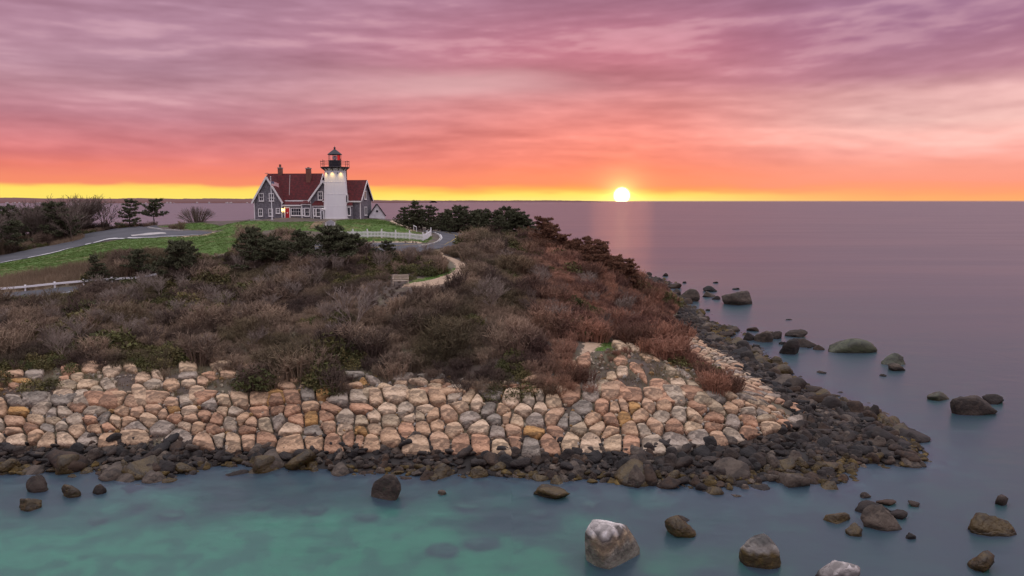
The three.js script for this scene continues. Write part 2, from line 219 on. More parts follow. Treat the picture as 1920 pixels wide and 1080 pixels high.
const LAWN = [
  [[-30.97,-132.7],[-25.79,-139.4],[-21.9,-136.73],[-16.25,-123.26],[-13.84,-121.29],[-12.64,-119.75],[-12.7,-111.18],[-14.87,-109.63],[-18.92,-110.4],[-23.54,-109.88],[-28.12,-109.38],[-29.52,-114.93],[-28.02,-118.4]],
  [[-80.87,-110.58],[-82.29,-119.67],[-80.05,-122.9],[-77.92,-126.7],[-77.31,-131.95],[-75.3,-135.19],[-69.53,-135.34],[-58.25,-129.63],[-49.55,-125.22],[-48.77,-126.73],[-69.49,-147.82],[-61.4,-148.71],[-45.05,-131.88],[-36.97,-129.86],[-33.34,-130.12],[-29.19,-117.67],[-34.3,-120.32],[-39.92,-121.77],[-41.09,-117.56],[-37.78,-99.67],[-42.46,-102.32],[-49.28,-109.4],[-55.4,-112.3],[-58.58,-104.86],[-63.98,-102.54],[-68.4,-99.23],[-69.94,-95.4]],
  [[-11.29,-77.78],[-9.26,-80.59],[-7.54,-84.08],[-6.99,-88.68],[-6.57,-88.17],[-6.72,-85.13],[-7.98,-80.53],[-9.59,-78.55],[-10.86,-77.52]],
  [[6.06,-64.12],[7.23,-65.52],[9.27,-71.02],[11.22,-70.27],[9.85,-66.19],[8.12,-65.77]],
];
const STRAW = [[[-70.16,-95.7],[-68.64,-99.59],[-64.19,-102.9],[-59.11,-104.45],[-55.43,-106.06],[-53.37,-99.83],[-55.89,-96],[-63.91,-92.51],[-66.41,-90.44]], [[-89.84,-143.79],[-89.88,-151.79],[-83.54,-146.38],[-80.51,-139.23],[-83.08,-135.21]]];
const SANDY = [[[-22.11,-133.91],[-22.67,-146.15],[-18.24,-131.98],[-15.81,-123.2],[-16.52,-122],[-18.88,-127.47]], [[-60.44,-134.56],[-50.72,-127.5],[-50.45,-124.08],[-57.98,-129.02]], [[-24.67,-111.45],[-13.55,-111.6],[-13.33,-109.83],[-24.28,-109.68]]];
const ROADS = { upper: [[[-90.46,-122.64],[-87.77,-127.79],[-86.28,-131.16],[-84.92,-135.04],[-83.1,-138.53],[-81.18,-140.75],[-86.77,-153.06],[-84.33,-155.69],[-79.49,-160.34],[-64.98,-140.27],[-58.82,-135.29],[-51.71,-128.6]], [[-80.08,-108.41],[-81.26,-118.15],[-79.2,-121.59],[-76.91,-125.03],[-76.35,-130.28],[-75.22,-134.17],[-72.91,-136.2],[-66.74,-131.72],[-61.78,-129.24],[-57.85,-128.71],[-54.44,-128.29],[-50.72,-126.58]]],
  front: [[[-28.89,-109.33],[-26.09,-109.07],[-23.24,-108.47],[-18.71,-108.73],[-14.67,-108.12],[-12.41,-107.24],[-11.63,-111.53],[-11.33,-116.68],[-11.61,-120.54],[-12.96,-125.31],[-14.92,-124.55]], [[-26.26,-99.23],[-23.69,-98.88],[-21.28,-98.53],[-15.23,-97.67],[-12.25,-100.19],[-9.97,-105.69],[-8.64,-111.94],[-7.72,-120.16],[-7.38,-130.99],[-9.24,-140.89],[-13.44,-136.64]]],
  lower: [[[-66.11,-87.4],[-63.39,-91.74],[-60.87,-92.97],[-58.2,-94.09],[-55.51,-95.32],[-52.85,-96.75],[-49.85,-99.14],[-46.54,-99.73]], [[-63.19,-83.43],[-60.99,-88.18],[-59.02,-90.05],[-56.76,-91.68],[-54.44,-93.41],[-51.95,-95.05],[-49.15,-97.7],[-45.15,-96.72]]] };
const PATHS = { main: [[[-9.89,-100.12],[-8.88,-98.43],[-7.76,-95.1],[-6.77,-89.95],[-6.81,-85.23],[-8.08,-80.33],[-9.78,-78.24],[-11.32,-77.57]], [[-9.25,-101.03],[-8.03,-100.19],[-6.86,-97.7],[-5.49,-90.63],[-5.54,-83.6],[-6.21,-78.54],[-8.84,-76.84],[-11.23,-76.95]]],
  low: [[[6.81,-68.05],[6.37,-65.42],[5.95,-63.96],[5.73,-62.48]], [[8.32,-68.28],[7.19,-65.11],[6.59,-63.81],[6.27,-62.42]]] };
const ring = ([a, b]) => [...a, ...[...b].reverse()];
const roadRings = Object.values(ROADS).map(ring), pathRings = Object.values(PATHS).map(ring);
const HOUSE_AREA = [[-46.62,-133.69],[-50.65,-145.27],[-24.61,-139.45],[-24.68,-139.85]];
const near = (poly, x, z, d) => inside(poly, x, z) || inside(poly, x + d, z) || inside(poly, x - d, z) || inside(poly, x, z + d) || inside(poly, x, z - d);

{ // ground colours: soil, turf, dry grass, sand, shingle beach, sea bed
  const S = 2048, X0 = -150, Z0 = -228, SX = 216, SZ = 210, d = new Uint8Array(S * S * 4);
  const soil = [0.075, 0.055, 0.042], turf = [0.065, 0.125, 0.014], straw = [0.22, 0.16, 0.1], sand = [0.5, 0.38, 0.27], beach = [0.022, 0.019, 0.016], bedSand = [0.5, 0.5, 0.35], weed = [0.05, 0.055, 0.04];
  const toS = (v) => Math.round(255 * (v <= 0.0031308 ? v * 12.92 : 1.055 * v ** (1 / 2.4) - 0.055));
  const LUT = new Uint8Array(4097).map((_, i) => toS(i / 4096));
  for (let j = 0; j < S; j++) for (let i = 0; i < S; i++) {
    const x = X0 + (i + 0.5) / S * SX, z = Z0 + (j + 0.5) / S * SZ, e = height(x, z);
    const n = fbm(x * 0.5, z * 0.5, 4), f = fbm(x * 2.3, z * 2.3, 3), jx = x + (f - 0.5) * 1.2, jz = z + (n - 0.5) * 2;
    let c;
    if (e < 0.9 + (n - 0.5) * 0.8) {
      const bar = Math.exp(-(((x + 17) / 29) ** 2) - (((z + 36) / 10.5) ** 2));
      const s = smooth(0.3, 0.8, bar * 1.1 + (fbm(x * 0.22, z * 0.3, 4) - 0.5) * 0.9 + (n - 0.5) * 0.25);
      c = e > -0.25 ? beach : mixc(weed, bedSand, s);
      if (e <= -0.25) c = mixc(c, [0.16, 0.16, 0.13], 0.5 * smooth(0.5, 0.62, fbm(x * 0.9 + 5, z * 1.1, 3)));
    } else {
      c = mixc(soil, [0.1, 0.085, 0.05], smooth(0.4, 0.7, n));
      if (STRAW.some((p) => inside(p, jx, jz))) c = mixc(straw, soil, f * 0.5);
      if (LAWN.some((p) => inside(p, jx, jz))) c = mixc(turf, [0.12, 0.12, 0.035], smooth(0.5, 0.75, n));
      if (SANDY.some((p) => inside(p, jx, jz)) || pathRings.some((p) => inside(p, jx, jz))) c = mixc(sand, straw, f * 0.6);
    }
    const k = 0.75 + 0.5 * f, o = (j * S + i) * 4; for (let q = 0; q < 3; q++) d[o + q] = LUT[Math.min(4096, c[q] * k * 4096 | 0)]; d[o + 3] = 255;
  }
  const t = new THREE.DataTexture(d, S, S); t.magFilter = t.minFilter = THREE.LinearFilter; t.colorSpace = THREE.SRGBColorSpace; t.wrapS = t.wrapT = THREE.ClampToEdgeWrapping; t.needsUpdate = true;
  const w = GX.length, hN = GZ.length, pos = new Float32Array(w * hN * 3), uv = new Float32Array(w * hN * 2), idx = [];
  for (let j = 0; j < hN; j++) for (let i = 0; i < w; i++) { const k = j * w + i; pos.set([GX[i], GH[k], GZ[j]], k * 3); uv.set([clamp((GX[i] - X0) / SX), clamp((GZ[j] - Z0) / SZ)], k * 2); if (i < w - 1 && j < hN - 1) idx.push(k, k + w, k + 1, k + 1, k + w, k + w + 1); }
  const g = new THREE.BufferGeometry(); g.setAttribute('position', new THREE.BufferAttribute(pos, 3)); g.setAttribute('uv', new THREE.BufferAttribute(uv, 2)); g.setIndex(idx); g.computeVertexNormals();
  setting('terrain', g, M(1, 1, 1, { map: t, roughness: 0.95 }), 'brown headland hill and the shallow sea bed around it', 'terrain');
}
{ // the sea: a body of clear green water over the bed
  const g = new THREE.BoxGeometry(76000, 40, 76000).toNonIndexed(); g.translate(0, -20, 0);
  const p = g.attributes.position, u = g.attributes.uv; for (let i = 0; i < p.count; i++) u.setXY(i, p.getX(i), p.getZ(i));
  setting('sea_water', g, new THREE.MeshPhysicalMaterial({ color: new THREE.Color().setRGB(0.4, 0.62, 0.86), roughness: 0.33, roughnessMap: waterRuffle, transmission: 0.925, thickness: 4, ior: 1.33, attenuationColor: new THREE.Color().setRGB(0.28, 0.8, 0.52), attenuationDistance: 2.2, bumpMap: waterBump, bumpScale: 0.06 }), 'calm sea turning from turquoise shallows to mauve open water', 'sea');
}

// ---------- roads and paths ----------
function resample(pts, n) { const L = [0]; for (let i = 1; i < pts.length; i++) L.push(L[i - 1] + Math.hypot(pts[i][0] - pts[i - 1][0], pts[i][1] - pts[i - 1][1])); const out = []; for (let k = 0; k <= n; k++) { const s = L[L.length - 1] * k / n; let i = 1; while (i < L.length - 1 && L[i] < s) i++; const t = (s - L[i - 1]) / (L[i] - L[i - 1] || 1); out.push([lerp(pts[i - 1][0], pts[i][0], t), lerp(pts[i - 1][1], pts[i][1], t)]); } return out; }
const paired = (pts, n) => new THREE.CatmullRomCurve3(pts.map(([x, z]) => new THREE.Vector3(x, 0, z)), false, 'centripetal').getPoints(n).map((v) => [v.x, v.z]);
const curve = (pts, n) => new THREE.CatmullRomCurve3(pts.map(([x, z]) => new THREE.Vector3(x, 0, z)), false, 'centripetal').getSpacedPoints(n).map((v) => [v.x, v.z]);
function strip(a, b, n, m, lift, f0 = 0, f1 = 1) { // a sheet lying on the ground between two edge lines
  const A = curve(a, n), B = curve(b, n), pos = [], uv = [], idx = [];
  for (let i = 0; i <= n; i++) for (let j = 0; j <= m; j++) { const t = lerp(f0, f1, j / m), x = lerp(A[i][0], B[i][0], t), z = lerp(A[i][1], B[i][1], t); pos.push(x, height(x, z) + lift, z); uv.push(x, z); if (i < n && j < m) { const k = i * (m + 1) + j; idx.push(k, k + 1, k + m + 1, k + 1, k + m + 2, k + m + 1); } }
  const g = new THREE.BufferGeometry(); g.setAttribute('position', new THREE.Float32BufferAttribute(pos, 3)); g.setAttribute('uv', new THREE.Float32BufferAttribute(uv, 2)); g.setIndex(idx); g.computeVertexNormals();
  if (g.attributes.normal.getY(0) < 0) { const q = g.index.array; for (let i = 0; i < q.length; i += 3) [q[i], q[i + 1]] = [q[i + 1], q[i]]; g.computeVertexNormals(); } return g;
}
setting('road', strip(...ROADS.upper, 110, 12, 0.07), mats.asphalt, 'grey asphalt drive climbing the lawn to the parking apron', 'road');
const frontRoad = setting('road', strip(...ROADS.front, 120, 12, 0.07), mats.asphalt, 'grey asphalt road bending round below the picket fence', 'road');
setting('road', strip(...ROADS.lower, 90, 8, 0.07), mats.asphalt, 'narrow grey road running beside the white guard rail', 'road');
part('edge_line', strip(...ROADS.front, 160, 1, 0.085, 0.035, 0.06), mats.paintWhite, frontRoad);
part('centre_line', strip(...ROADS.front, 160, 1, 0.085, 0.5, 0.52), mats.paintYellow, frontRoad);
{ const u = scene.children.find((o) => o.name === 'road'); part('edge_line', strip(...ROADS.upper, 110, 1, 0.085, 0.94, 0.97), mats.paintWhite, u);
  const l = scene.children.find((o) => o.name === 'road_002'); part('edge_line', strip(...ROADS.lower, 90, 1, 0.085, 0.9, 0.95), mats.paintWhite, l); }
function kerb(name, pts, n, w, hgt, mat, label) { const c = curve(pts, n), g = new GB(); for (let i = 0; i < n; i++) { const a = c[i], b = c[i + 1]; g.bar([a[0], height(a[0], a[1]) + hgt / 2, a[1]], [b[0], height(b[0], b[1]) + hgt / 2, b[1]], w, hgt + 0.1); } setting(name, g.geo(), mat, label, 'kerb'); }
kerb('kerb', [[-12.89,-103.11],[-12.14,-106.23],[-11.54,-110.72],[-11.26,-116.02],[-11.61,-120.54],[-12.96,-125.31]], 40, 0.16, 0.2, mats.concrete, 'pale concrete kerb round the inside of the road bend');
kerb('kerb', [[-71,-146.12],[-66.42,-141.22],[-62.54,-137.09],[-59.39,-134.83]], 24, 0.3, 0.22, mats.concrete, 'pale concrete kerb at the end of the parking apron');
setting('pavement', strip([[-70.63,-138.5],[-67.72,-137.63],[-62.08,-133.94]], [[-69.12,-136.48],[-65.12,-133.29],[-61.21,-132.47]], 24, 3, 0.1), mats.concrete, 'pale concrete strip beside the parking apron', 'pavement');
setting('path', strip(...PATHS.main, 70, 5, 0.06), mats.sand, 'sandy footpath curling past the bench', 'path');
setting('path', strip(...PATHS.low, 40, 5, 0.05), mats.sand, 'short sandy path above the stone point', 'path');

// ---------- stone wall along the water ----------
const stoneTones = [[0.44, 0.32, 0.22], [0.46, 0.36, 0.26], [0.38, 0.34, 0.28], [0.31, 0.285, 0.255], [0.44, 0.28, 0.19], [0.48, 0.39, 0.28], [0.4, 0.25, 0.1], [0.34, 0.22, 0.15], [0.23, 0.22, 0.2], [0.43, 0.31, 0.22], [0.52, 0.43, 0.33], [0.36, 0.31, 0.23]];
const stoneMats = stoneTones.map((c) => M(c[0] * 1.16, c[1] * 1.07, c[2] * 0.97, { map: rockTint, bumpMap: rockBump, bumpScale: 0.12, roughness: 0.9 }));
// cells of a jittered grid on a sheet (s along, t up the slope); each cell becomes one bulging stone
function cells(pts, W, H, gap) {
  return pts.map((p, i) => {
    let poly = [[-W, -H], [W, -H], [W, H], [-W, H]].map(([a, b]) => [p[0] + a, p[1] + b]);
    for (let j = 0; j < pts.length; j++) { if (j === i) continue; const q = pts[j], dx = q[0] - p[0], dy = q[1] - p[1], d = Math.hypot(dx, dy); if (d > 2.2 * Math.max(W, H)) continue; const nx = dx / d, ny = dy / d, lim = (p[0] + q[0]) / 2 * nx + (p[1] + q[1]) / 2 * ny - gap, out = [];
      for (let k = 0; k < poly.length; k++) { const a = poly[k], b = poly[(k + 1) % poly.length], da = a[0] * nx + a[1] * ny - lim, db = b[0] * nx + b[1] * ny - lim; if (da <= 0) out.push(a); if ((da < 0) !== (db < 0)) { const t = da / (da - db); out.push([lerp(a[0], b[0], t), lerp(a[1], b[1], t)]); } }
      poly = out; if (poly.length < 3) break; }
    return poly;
  });
}
function bulge(poly, thick, R, at) { // at(s, t, lift) -> point in the world; a stone with rounded shoulders
  const n = 18, cx = poly.reduce((q, p) => q + p[0], 0) / poly.length, cy = poly.reduce((q, p) => q + p[1], 0) / poly.length;
  const L = [0]; for (let i = 0; i < poly.length; i++) { const a = poly[i], b = poly[(i + 1) % poly.length]; L.push(L[i] + Math.hypot(b[0] - a[0], b[1] - a[1])); }
  const edge = []; for (let k = 0; k < n; k++) { const s = L[poly.length] * k / n; let i = 0; while (L[i + 1] < s) i++; const a = poly[i], b = poly[(i + 1) % poly.length], t = (s - L[i]) / (L[i + 1] - L[i] || 1); edge.push([lerp(a[0], b[0], t), lerp(a[1], b[1], t)]); }
  const sm = edge.map((p, k) => { const a = edge[(k + n - 1) % n], b = edge[(k + 1) % n]; return [p[0] * 0.64 + (a[0] + b[0]) * 0.18, p[1] * 0.64 + (a[1] + b[1]) * 0.18]; });
  const tiltA = (R() - 0.5) * 0.5, tiltB = (R() - 0.5) * 0.5, jit = sm.map(() => (R() - 0.5) * 0.12 * thick), rings = [[1, -0.9], [1.0, 0.25], [0.95, 0.66], [0.82, 0.92], [0.45, 1.0]], pos = [], idx = [], size = Math.sqrt(Math.abs(poly.reduce((q, p, k) => q + p[0] * poly[(k + 1) % poly.length][1] - p[1] * poly[(k + 1) % poly.length][0], 0)) / 2), facets = Array.from({ length: 3 }, () => { const a = R() * 6.283, b = 0.5 + R() * 0.9; return [Math.cos(a) * b, Math.sin(a) * b, 0.72 + R() * 0.4]; });
  const cut = (s, t, h) => { for (const [a, b, d] of facets) h = Math.min(h, thick * (d + 0.35) - ((s - cx) * a + (t - cy) * b) * thick / size); return h; };
  for (const [f, h] of rings) sm.forEach((p, k) => { const s = cx + (p[0] - cx) * f, t = cy + (p[1] - cy) * f; pos.push(...at(s, t, h < 0.2 ? h * thick : Math.max(0.05 * thick, cut(s, t, h * thick + jit[k] * (1.5 - f) * 1.6 + ((s - cx) * tiltA + (t - cy) * tiltB) * thick * 0.9)))); });
  pos.push(...at(cx, cy, cut(cx, cy, thick * 1.02 + (R() - 0.5) * 0.12 * thick)));
  for (let r = 0; r < rings.length - 1; r++) for (let k = 0; k < n; k++) { const a = r * n + k, b = r * n + (k + 1) % n; idx.push(a, b, a + n, b, b + n, a + n); }
  for (let k = 0; k < n; k++) idx.push((rings.length - 1) * n + k, (rings.length - 1) * n + (k + 1) % n, rings.length * n);
  const g = new THREE.BufferGeometry(); g.setAttribute('position', new THREE.Float32BufferAttribute(pos, 3)); g.setIndex(idx); g.computeVertexNormals();
  const P = g.attributes.position, N = g.attributes.normal, o = R() * 20, uv = []; for (let i = 0; i < P.count; i++) uv.push(P.getX(i) + o, (P.getY(i) - P.getZ(i)) * 0.8 + o); g.setAttribute('uv', new THREE.Float32BufferAttribute(uv, 2));
  return g;
}
// the wall is described by its foot and crest lines (world x, y, z); t = 0 at the foot
const wallFoot = paired([[-43.53,-53.2],[-37.71,-53.3],[-29.86,-53.3],[-21.96,-53.19],[-14.08,-53.04],[-6.21,-52.64],[1.54,-52.19],[7.32,-52.24],[13.28,-53],[17.68,-54.56],[21.18,-56.5],[23.88,-60.25]], 200);
const wallCrest = paired([[-46.3,-57],[-39.36,-56.85],[-31.53,-57.16],[-23.35,-57.41],[-15.2,-57.71],[-6.96,-58.06],[1.36,-58.17],[7.74,-58.82],[12.95,-58.67],[16.5,-58.6],[19.04,-58.45],[20.71,-58.87]], 200);
const flankFoot = paired([[23.88,-60.25],[23.97,-65.25],[24.16,-71.18],[24.34,-77.72],[24.17,-85.27],[23.25,-91.61],[22.95,-99.03],[21.21,-99.38]], 100);
const flankCrest = paired([[20.83,-59.22],[19.58,-60.86],[19.46,-65.04],[19.33,-69.81],[19.74,-77.14],[19.24,-81.62],[19.28,-88.17],[19.57,-95.26]], 100);
const strips3 = (F, C) => { const Lf = [0]; for (let i = 1; i < F.length; i++) Lf.push(Lf[i - 1] + Math.hypot((F[i][0] + C[i][0] - F[i - 1][0] - C[i - 1][0]) / 2, (F[i][1] + C[i][1] - F[i - 1][1] - C[i - 1][1]) / 2)); return Lf; };
function sheet(F, C, T) { // (s, t, lift) -> world
  const L = strips3(F, C), n = F.length;
  const base = (s, t) => { let i = 1; while (i < n - 1 && L[i] < s) i++; const k = (s - L[i - 1]) / (L[i] - L[i - 1] || 1), fx = lerp(F[i - 1][0], F[i][0], k), fz = lerp(F[i - 1][1], F[i][1], k), cx = lerp(C[i - 1][0], C[i][0], k), cz = lerp(C[i - 1][1], C[i][1], k), q = t / T; const x = lerp(fx, cx, q), z = lerp(fz, cz, q); const yf = height(fx, fz), yc = height(cx, cz); return new THREE.Vector3(x, lerp(yf, yc, q) * 0.5 + height(x, z) * 0.5, z); };
  return { length: L[n - 1], at: (s, t, lift) => { const p = base(s, t), a = base(s + 0.3, t).sub(p), b = base(s, t + 0.3).sub(p), nn = new THREE.Vector3().crossVectors(a, b).normalize(); if (nn.y < 0) nn.negate(); p.addScaledVector(nn, lift); return [p.x, p.y, p.z]; } };
}
function layStones(root, F, C, T, rows, step, seed, { thick = 0.42, skip = 0, keep = 300, name = 'stone' } = {}) {
  const R = rng(seed), sh = sheet(F, C, T), pts = [], rest = [];
  for (let r = 0; r < rows; r++) { const rowStep = step * (0.85 + R() * 0.3); for (let s = R() * step; s < sh.length; s += rowStep * (0.5 + R() * 1.0)) pts.push([s, (r + 0.5) * T / rows + (R() - 0.5) * T / rows * 0.7]); }
  let made = 0;
  for (const poly of cells(pts.filter(() => R() > 0.13), step * 1.1, T / rows * 1.05, 0.045)) {
    if (poly.length < 3) continue;
    if (poly.some((p) => p[0] < 0.02 || p[0] > sh.length - 0.02)) continue;
    if (skip && R() < skip) continue;
    const area = Math.abs(poly.reduce((q, p, k) => q + p[0] * poly[(k + 1) % poly.length][1] - p[1] * poly[(k + 1) % poly.length][0], 0)) / 2; if (area < 0.08) continue;
    const g = bulge(poly, Math.min(thick, Math.sqrt(area) * 0.42) * (0.8 + R() * 0.4), R, sh.at), pickTone = Math.floor(R() ** 1.25 * stoneMats.length), m = stoneMats[pickTone === 6 && R() < 0.55 ? 9 : pickTone];
    if (made++ < keep) part(name, g, m, root); else rest.push(g);
  }
  if (rest.length) { const q = part('stone_rest', mergeGeometries(rest), stoneMats[2], root); q.userData.kind = 'stuff'; }
  return made;
}
const wall = thing('stone_revetment', 'sloping sea wall of tan and pink fitted boulders along the water', 'sea wall');
const nWall = layStones(wall, wallFoot, wallCrest, 4.9, 5, 1.28, 11, { thick: 0.46 });
const flank = thing('stone_revetment', 'pale stone revetment edge running back beside the dark rocky shore', 'sea wall');
const nFlank = layStones(flank, flankFoot, flankCrest, 2.6, 3, 1.2, 12, { thick: 0.3 });
const bank = thing('stone_bank', 'loose half buried boulders between the sea wall and the brush', 'stone bank');
const bankTop = paired([[-49.67,-61.44],[-40.96,-60.17],[-33.93,-62.29],[-25.02,-62.24],[-15.84,-60.37],[-7.4,-60.43],[1.08,-59.41],[7.08,-64.12],[11.53,-69.06],[14.54,-68.47],[15.86,-63.06],[16.83,-59.84]], 200);
const nBank = layStones(bank, wallCrest, bankTop, 4.2, 4, 1.35, 13, { thick: 0.4, skip: 0.34 });
console.log('stones', nWall, nFlank, nBank);

// ---------- rocks ----------
function rockGeo(seed, { sx = 1, sy = 1, sz = 1, cuts = 9, detail = 3, rough = 0.1, sharp = 0.8 } = {}) {
  const R = rng(seed), g0 = new THREE.IcosahedronGeometry(1, detail), P = g0.attributes.position, planes = [];
  for (let i = 0; i < cuts; i++) { const v = new THREE.Vector3(R() - 0.5, R() - 0.45, R() - 0.5).normalize(); planes.push([v, 0.42 + R() * 0.36]); }
  const v = new THREE.Vector3(), pos = [], uv = [], o = R() * 30;
  for (let i = 0; i < P.count; i++) {
    v.fromBufferAttribute(P, i).normalize(); let k = 1; for (const [n, d] of planes) { const c = v.dot(n); if (c > 0.05) { const lim = d / c; if (lim < k) k = lerp(k, lim, sharp); } } k *= 1.25;
    k *= 1 + rough * ((fbm(v.x * 2.3 + v.y * 1.7 + o, v.z * 2.3 - v.y * 1.9 + o, 4) - 0.5) * 2 + (fbm(v.x * 6 - v.y * 5 + o, v.z * 6 + v.y * 4 + o, 3) - 0.5) * 1.4);
    pos.push(v.x * k * sx, v.y * k * sy, v.z * k * sz);
  }
  for (let i = 0; i < pos.length; i += 9) { const A = new THREE.Vector3(pos[i + 3] - pos[i], pos[i + 4] - pos[i + 1], pos[i + 5] - pos[i + 2]).cross(new THREE.Vector3(pos[i + 6] - pos[i], pos[i + 7] - pos[i + 1], pos[i + 8] - pos[i + 2])), ax = Math.abs(A.y) > Math.abs(A.x) && Math.abs(A.y) > Math.abs(A.z) ? 1 : Math.abs(A.x) > Math.abs(A.z) ? 0 : 2; for (let q = 0; q < 9; q += 3) uv.push((ax === 0 ? pos[i + q + 2] : pos[i + q]) + o, (ax === 1 ? pos[i + q + 2] : pos[i + q + 1]) + o); }
  let g = new THREE.BufferGeometry(); g.setAttribute('position', new THREE.Float32BufferAttribute(pos, 3)); g.setAttribute('uv', new THREE.Float32BufferAttribute(uv, 2));
  // join equal corners for smooth shading
  const key = new Map(), nrm = []; g.computeVertexNormals(); const N = g.attributes.normal;
  for (let i = 0; i < P.count; i++) { const q = `${pos[i * 3].toFixed(3)},${pos[i * 3 + 1].toFixed(3)},${pos[i * 3 + 2].toFixed(3)}`; const a = key.get(q) || [0, 0, 0]; a[0] += N.getX(i); a[1] += N.getY(i); a[2] += N.getZ(i); key.set(q, a); nrm.push(a); }
  const out = new Float32Array(P.count * 3); nrm.forEach((a, i) => { const l = Math.hypot(...a) || 1; out.set([a[0] / l, a[1] / l, a[2] / l], i * 3); }); g.setAttribute('normal', new THREE.BufferAttribute(out, 3));
  return g;
}
const wet = [[0.02, 0.014, 0.01], [0.036, 0.025, 0.017], [0.014, 0.012, 0.01], [0.05, 0.037, 0.027], [0.085, 0.067, 0.05], [0.042, 0.024, 0.012], [0.028, 0.022, 0.018]];
const wetMats = wet.map((c) => M(...c, { map: rockTint, bumpMap: rockBump, bumpScale: 0.07, roughness: 0.85 }));
const weedMat = M(0.065, 0.043, 0.008, { map: rockTint, bumpMap: rockBump, bumpScale: 0.09, roughness: 0.6 });
const rockKinds = Array.from({ length: 10 }, (_, i) => rockGeo(100 + i, { sx: 1, sy: 0.55 + (i % 4) * 0.12, sz: 0.75 + (i % 3) * 0.14, cuts: 9 + i % 5, detail: 3, sharp: 0.97 }));
{ // rubble between the wall and the water: the large ones one by one, the small ones as a mass
  const R = rng(77), spots = [];
  for (let k = 0; k < 120000 && spots.length < 15000; k++) {
    const x = -58 + R() * 104, z = -45 - R() * 155, e = height(x, z); if (e < -0.55 || e > 1.35) continue; if (z < -62 && x < 10) continue;
    const big = R(), s = big > 0.985 ? 0.8 + R() * 0.55 : big > 0.88 ? 0.42 + R() * 0.35 : 0.16 + R() * 0.25; if (e < -0.15 && R() < 0.75) continue; if (e > 1.0 && R() < 0.4) continue;
    spots.push([x, z, e, e > 0.55 ? Math.min(s * 1.1, 0.62) : s, R(), R()]);
  }
  const view = (p) => p[3] / Math.hypot(p[0], p[1]); const tellApart = spots.filter((p) => Math.abs(p[0] / p[1]) < 0.72 && p[3] > 0.3).sort((a, b) => view(b) - view(a)).slice(0, 280), chosen = new Set(tellApart);
  for (const p of tellApart) { const [x, z, e, s, a, b] = p, w = e < 0.22 && b < 0.6; const m = part(numbered('shore_rock'), rockKinds[Math.floor(a * 10)], w ? weedMat : wetMats[Math.floor(b * 7)], scene); m.position.set(x, e + s * 0.12, z); m.rotation.set((a - 0.5) * 0.6, b * 6.28, (b - 0.5) * 0.6); m.scale.setScalar(s);
    if (w) tag(m, 'golden brown weed covered rock at the water edge', 'rock', 'weedy rocks along the waterline'); else tag(m, 'dark wet rock in the rubble between sea wall and water', 'rock', 'dark rubble rocks along the shore'); }
  for (let kind = 0; kind < 10; kind++) {
    const mine = spots.filter((p, i) => i % 10 === kind && !chosen.has(p)); const im = new THREE.InstancedMesh(rockKinds[kind], M(1, 1, 1, { map: rockTint, bumpMap: rockBump, bumpScale: 0.05, roughness: 0.85 }), mine.length); im.name = numbered('shore_rubble'); im.userData = { kind: 'stuff', label: 'dark rubble of small stones covering the shore', category: 'rubble' };
    const col = new THREE.Color(); mine.forEach(([x, z, e, s, a, b], i) => { im.setMatrixAt(i, M4(x, e + s * 0.1, z, b * 6.28, (a - 0.5) * 0.8, (b - 0.5) * 0.8, s)); const c = e < 0.2 && a < 0.45 ? [0.075, 0.05, 0.009] : wet[Math.floor(a * 7)], q = 0.6 + 1.3 * ((b * 13.7) % 1) ** 2; im.setColorAt(i, col.setRGB(c[0] * q, c[1] * q, c[2] * q)); }); im.castShadow = im.receiveShadow = true; scene.add(im);
  }
}
{ // small stones and grass tufts between the loose boulders of the bank
  const R = rng(303), L = []; for (let k = 0; k < 4200; k++) { const onWall = k > 2600, i = Math.floor(R() * 199), v = R() * 1.12 - 0.06; if (onWall) { L.push([lerp(wallFoot[i][0], wallCrest[i][0], v), lerp(wallFoot[i][1], wallCrest[i][1], v), R(), 0.55 + R() * 0.45, 0.1]); continue; } const x = lerp(wallCrest[i][0], bankTop[i][0], v), z = lerp(wallCrest[i][1], bankTop[i][1], v); L.push([x + (R() - 0.5) * 0.6, z, R(), R()]); }
  const im = new THREE.InstancedMesh(rockKinds[3], M(1, 1, 1, { map: rockTint, bumpMap: rockBump, bumpScale: 0.03, roughness: 0.95 }), L.length), col = new THREE.Color(); im.name = 'bank_gravel'; im.userData = { kind: 'stuff', label: 'small stones filling the gaps between the loose bank boulders', category: 'gravel' };
  L.forEach(([x, z, a, b, up = 0.02], i) => { im.setMatrixAt(i, M4(x, height(x, z) + up, z, a * 6.28, b, a, 0.06 + 0.22 * b ** 3)); const c = stoneTones[Math.floor(a * 12)], q = 0.45 + 0.5 * b; im.setColorAt(i, col.setRGB(c[0] * q, c[1] * q, c[2] * q)); }); im.castShadow = im.receiveShadow = true; scene.add(im);
}
// boulders standing in the water: x, z, width, height, and what each looks like
function boulder(x, z, w, h, mat, label, seed, opt = {}) {
  const depth = w * (opt.deep ?? 0.75), g = rockGeo(seed, { sx: w / 2 * 1.08, sy: h * 0.9, sz: depth / 2, cuts: opt.cuts ?? 9, detail: 4, rough: opt.rough ?? 0.1, sharp: opt.sharp ?? 0.95 });
  const m = part(numbered('boulder'), g, mat, scene); m.position.set(x, h * (opt.sit ?? 0.16), z - depth * 0.3); m.rotation.y = opt.turn ?? 0; tag(m, label, 'boulder', opt.group); return m;
}
const dk = wetMats;
boulder(...[[41.35,-134.63,5.58,2.6]][0], dk[4], 'large split angular boulder standing in the mauve water off the far shore', 201, { cuts: 12 });
boulder(...[[33.23,-139.73,3.59,2.2]][0], dk[4], 'rounded dome shaped boulder in the water off the far shore', 202);
boulder(...[[29.88,-142.03,3.45,1.93]][0], dk[3], 'low dome shaped boulder against the far shore rubble', 203);
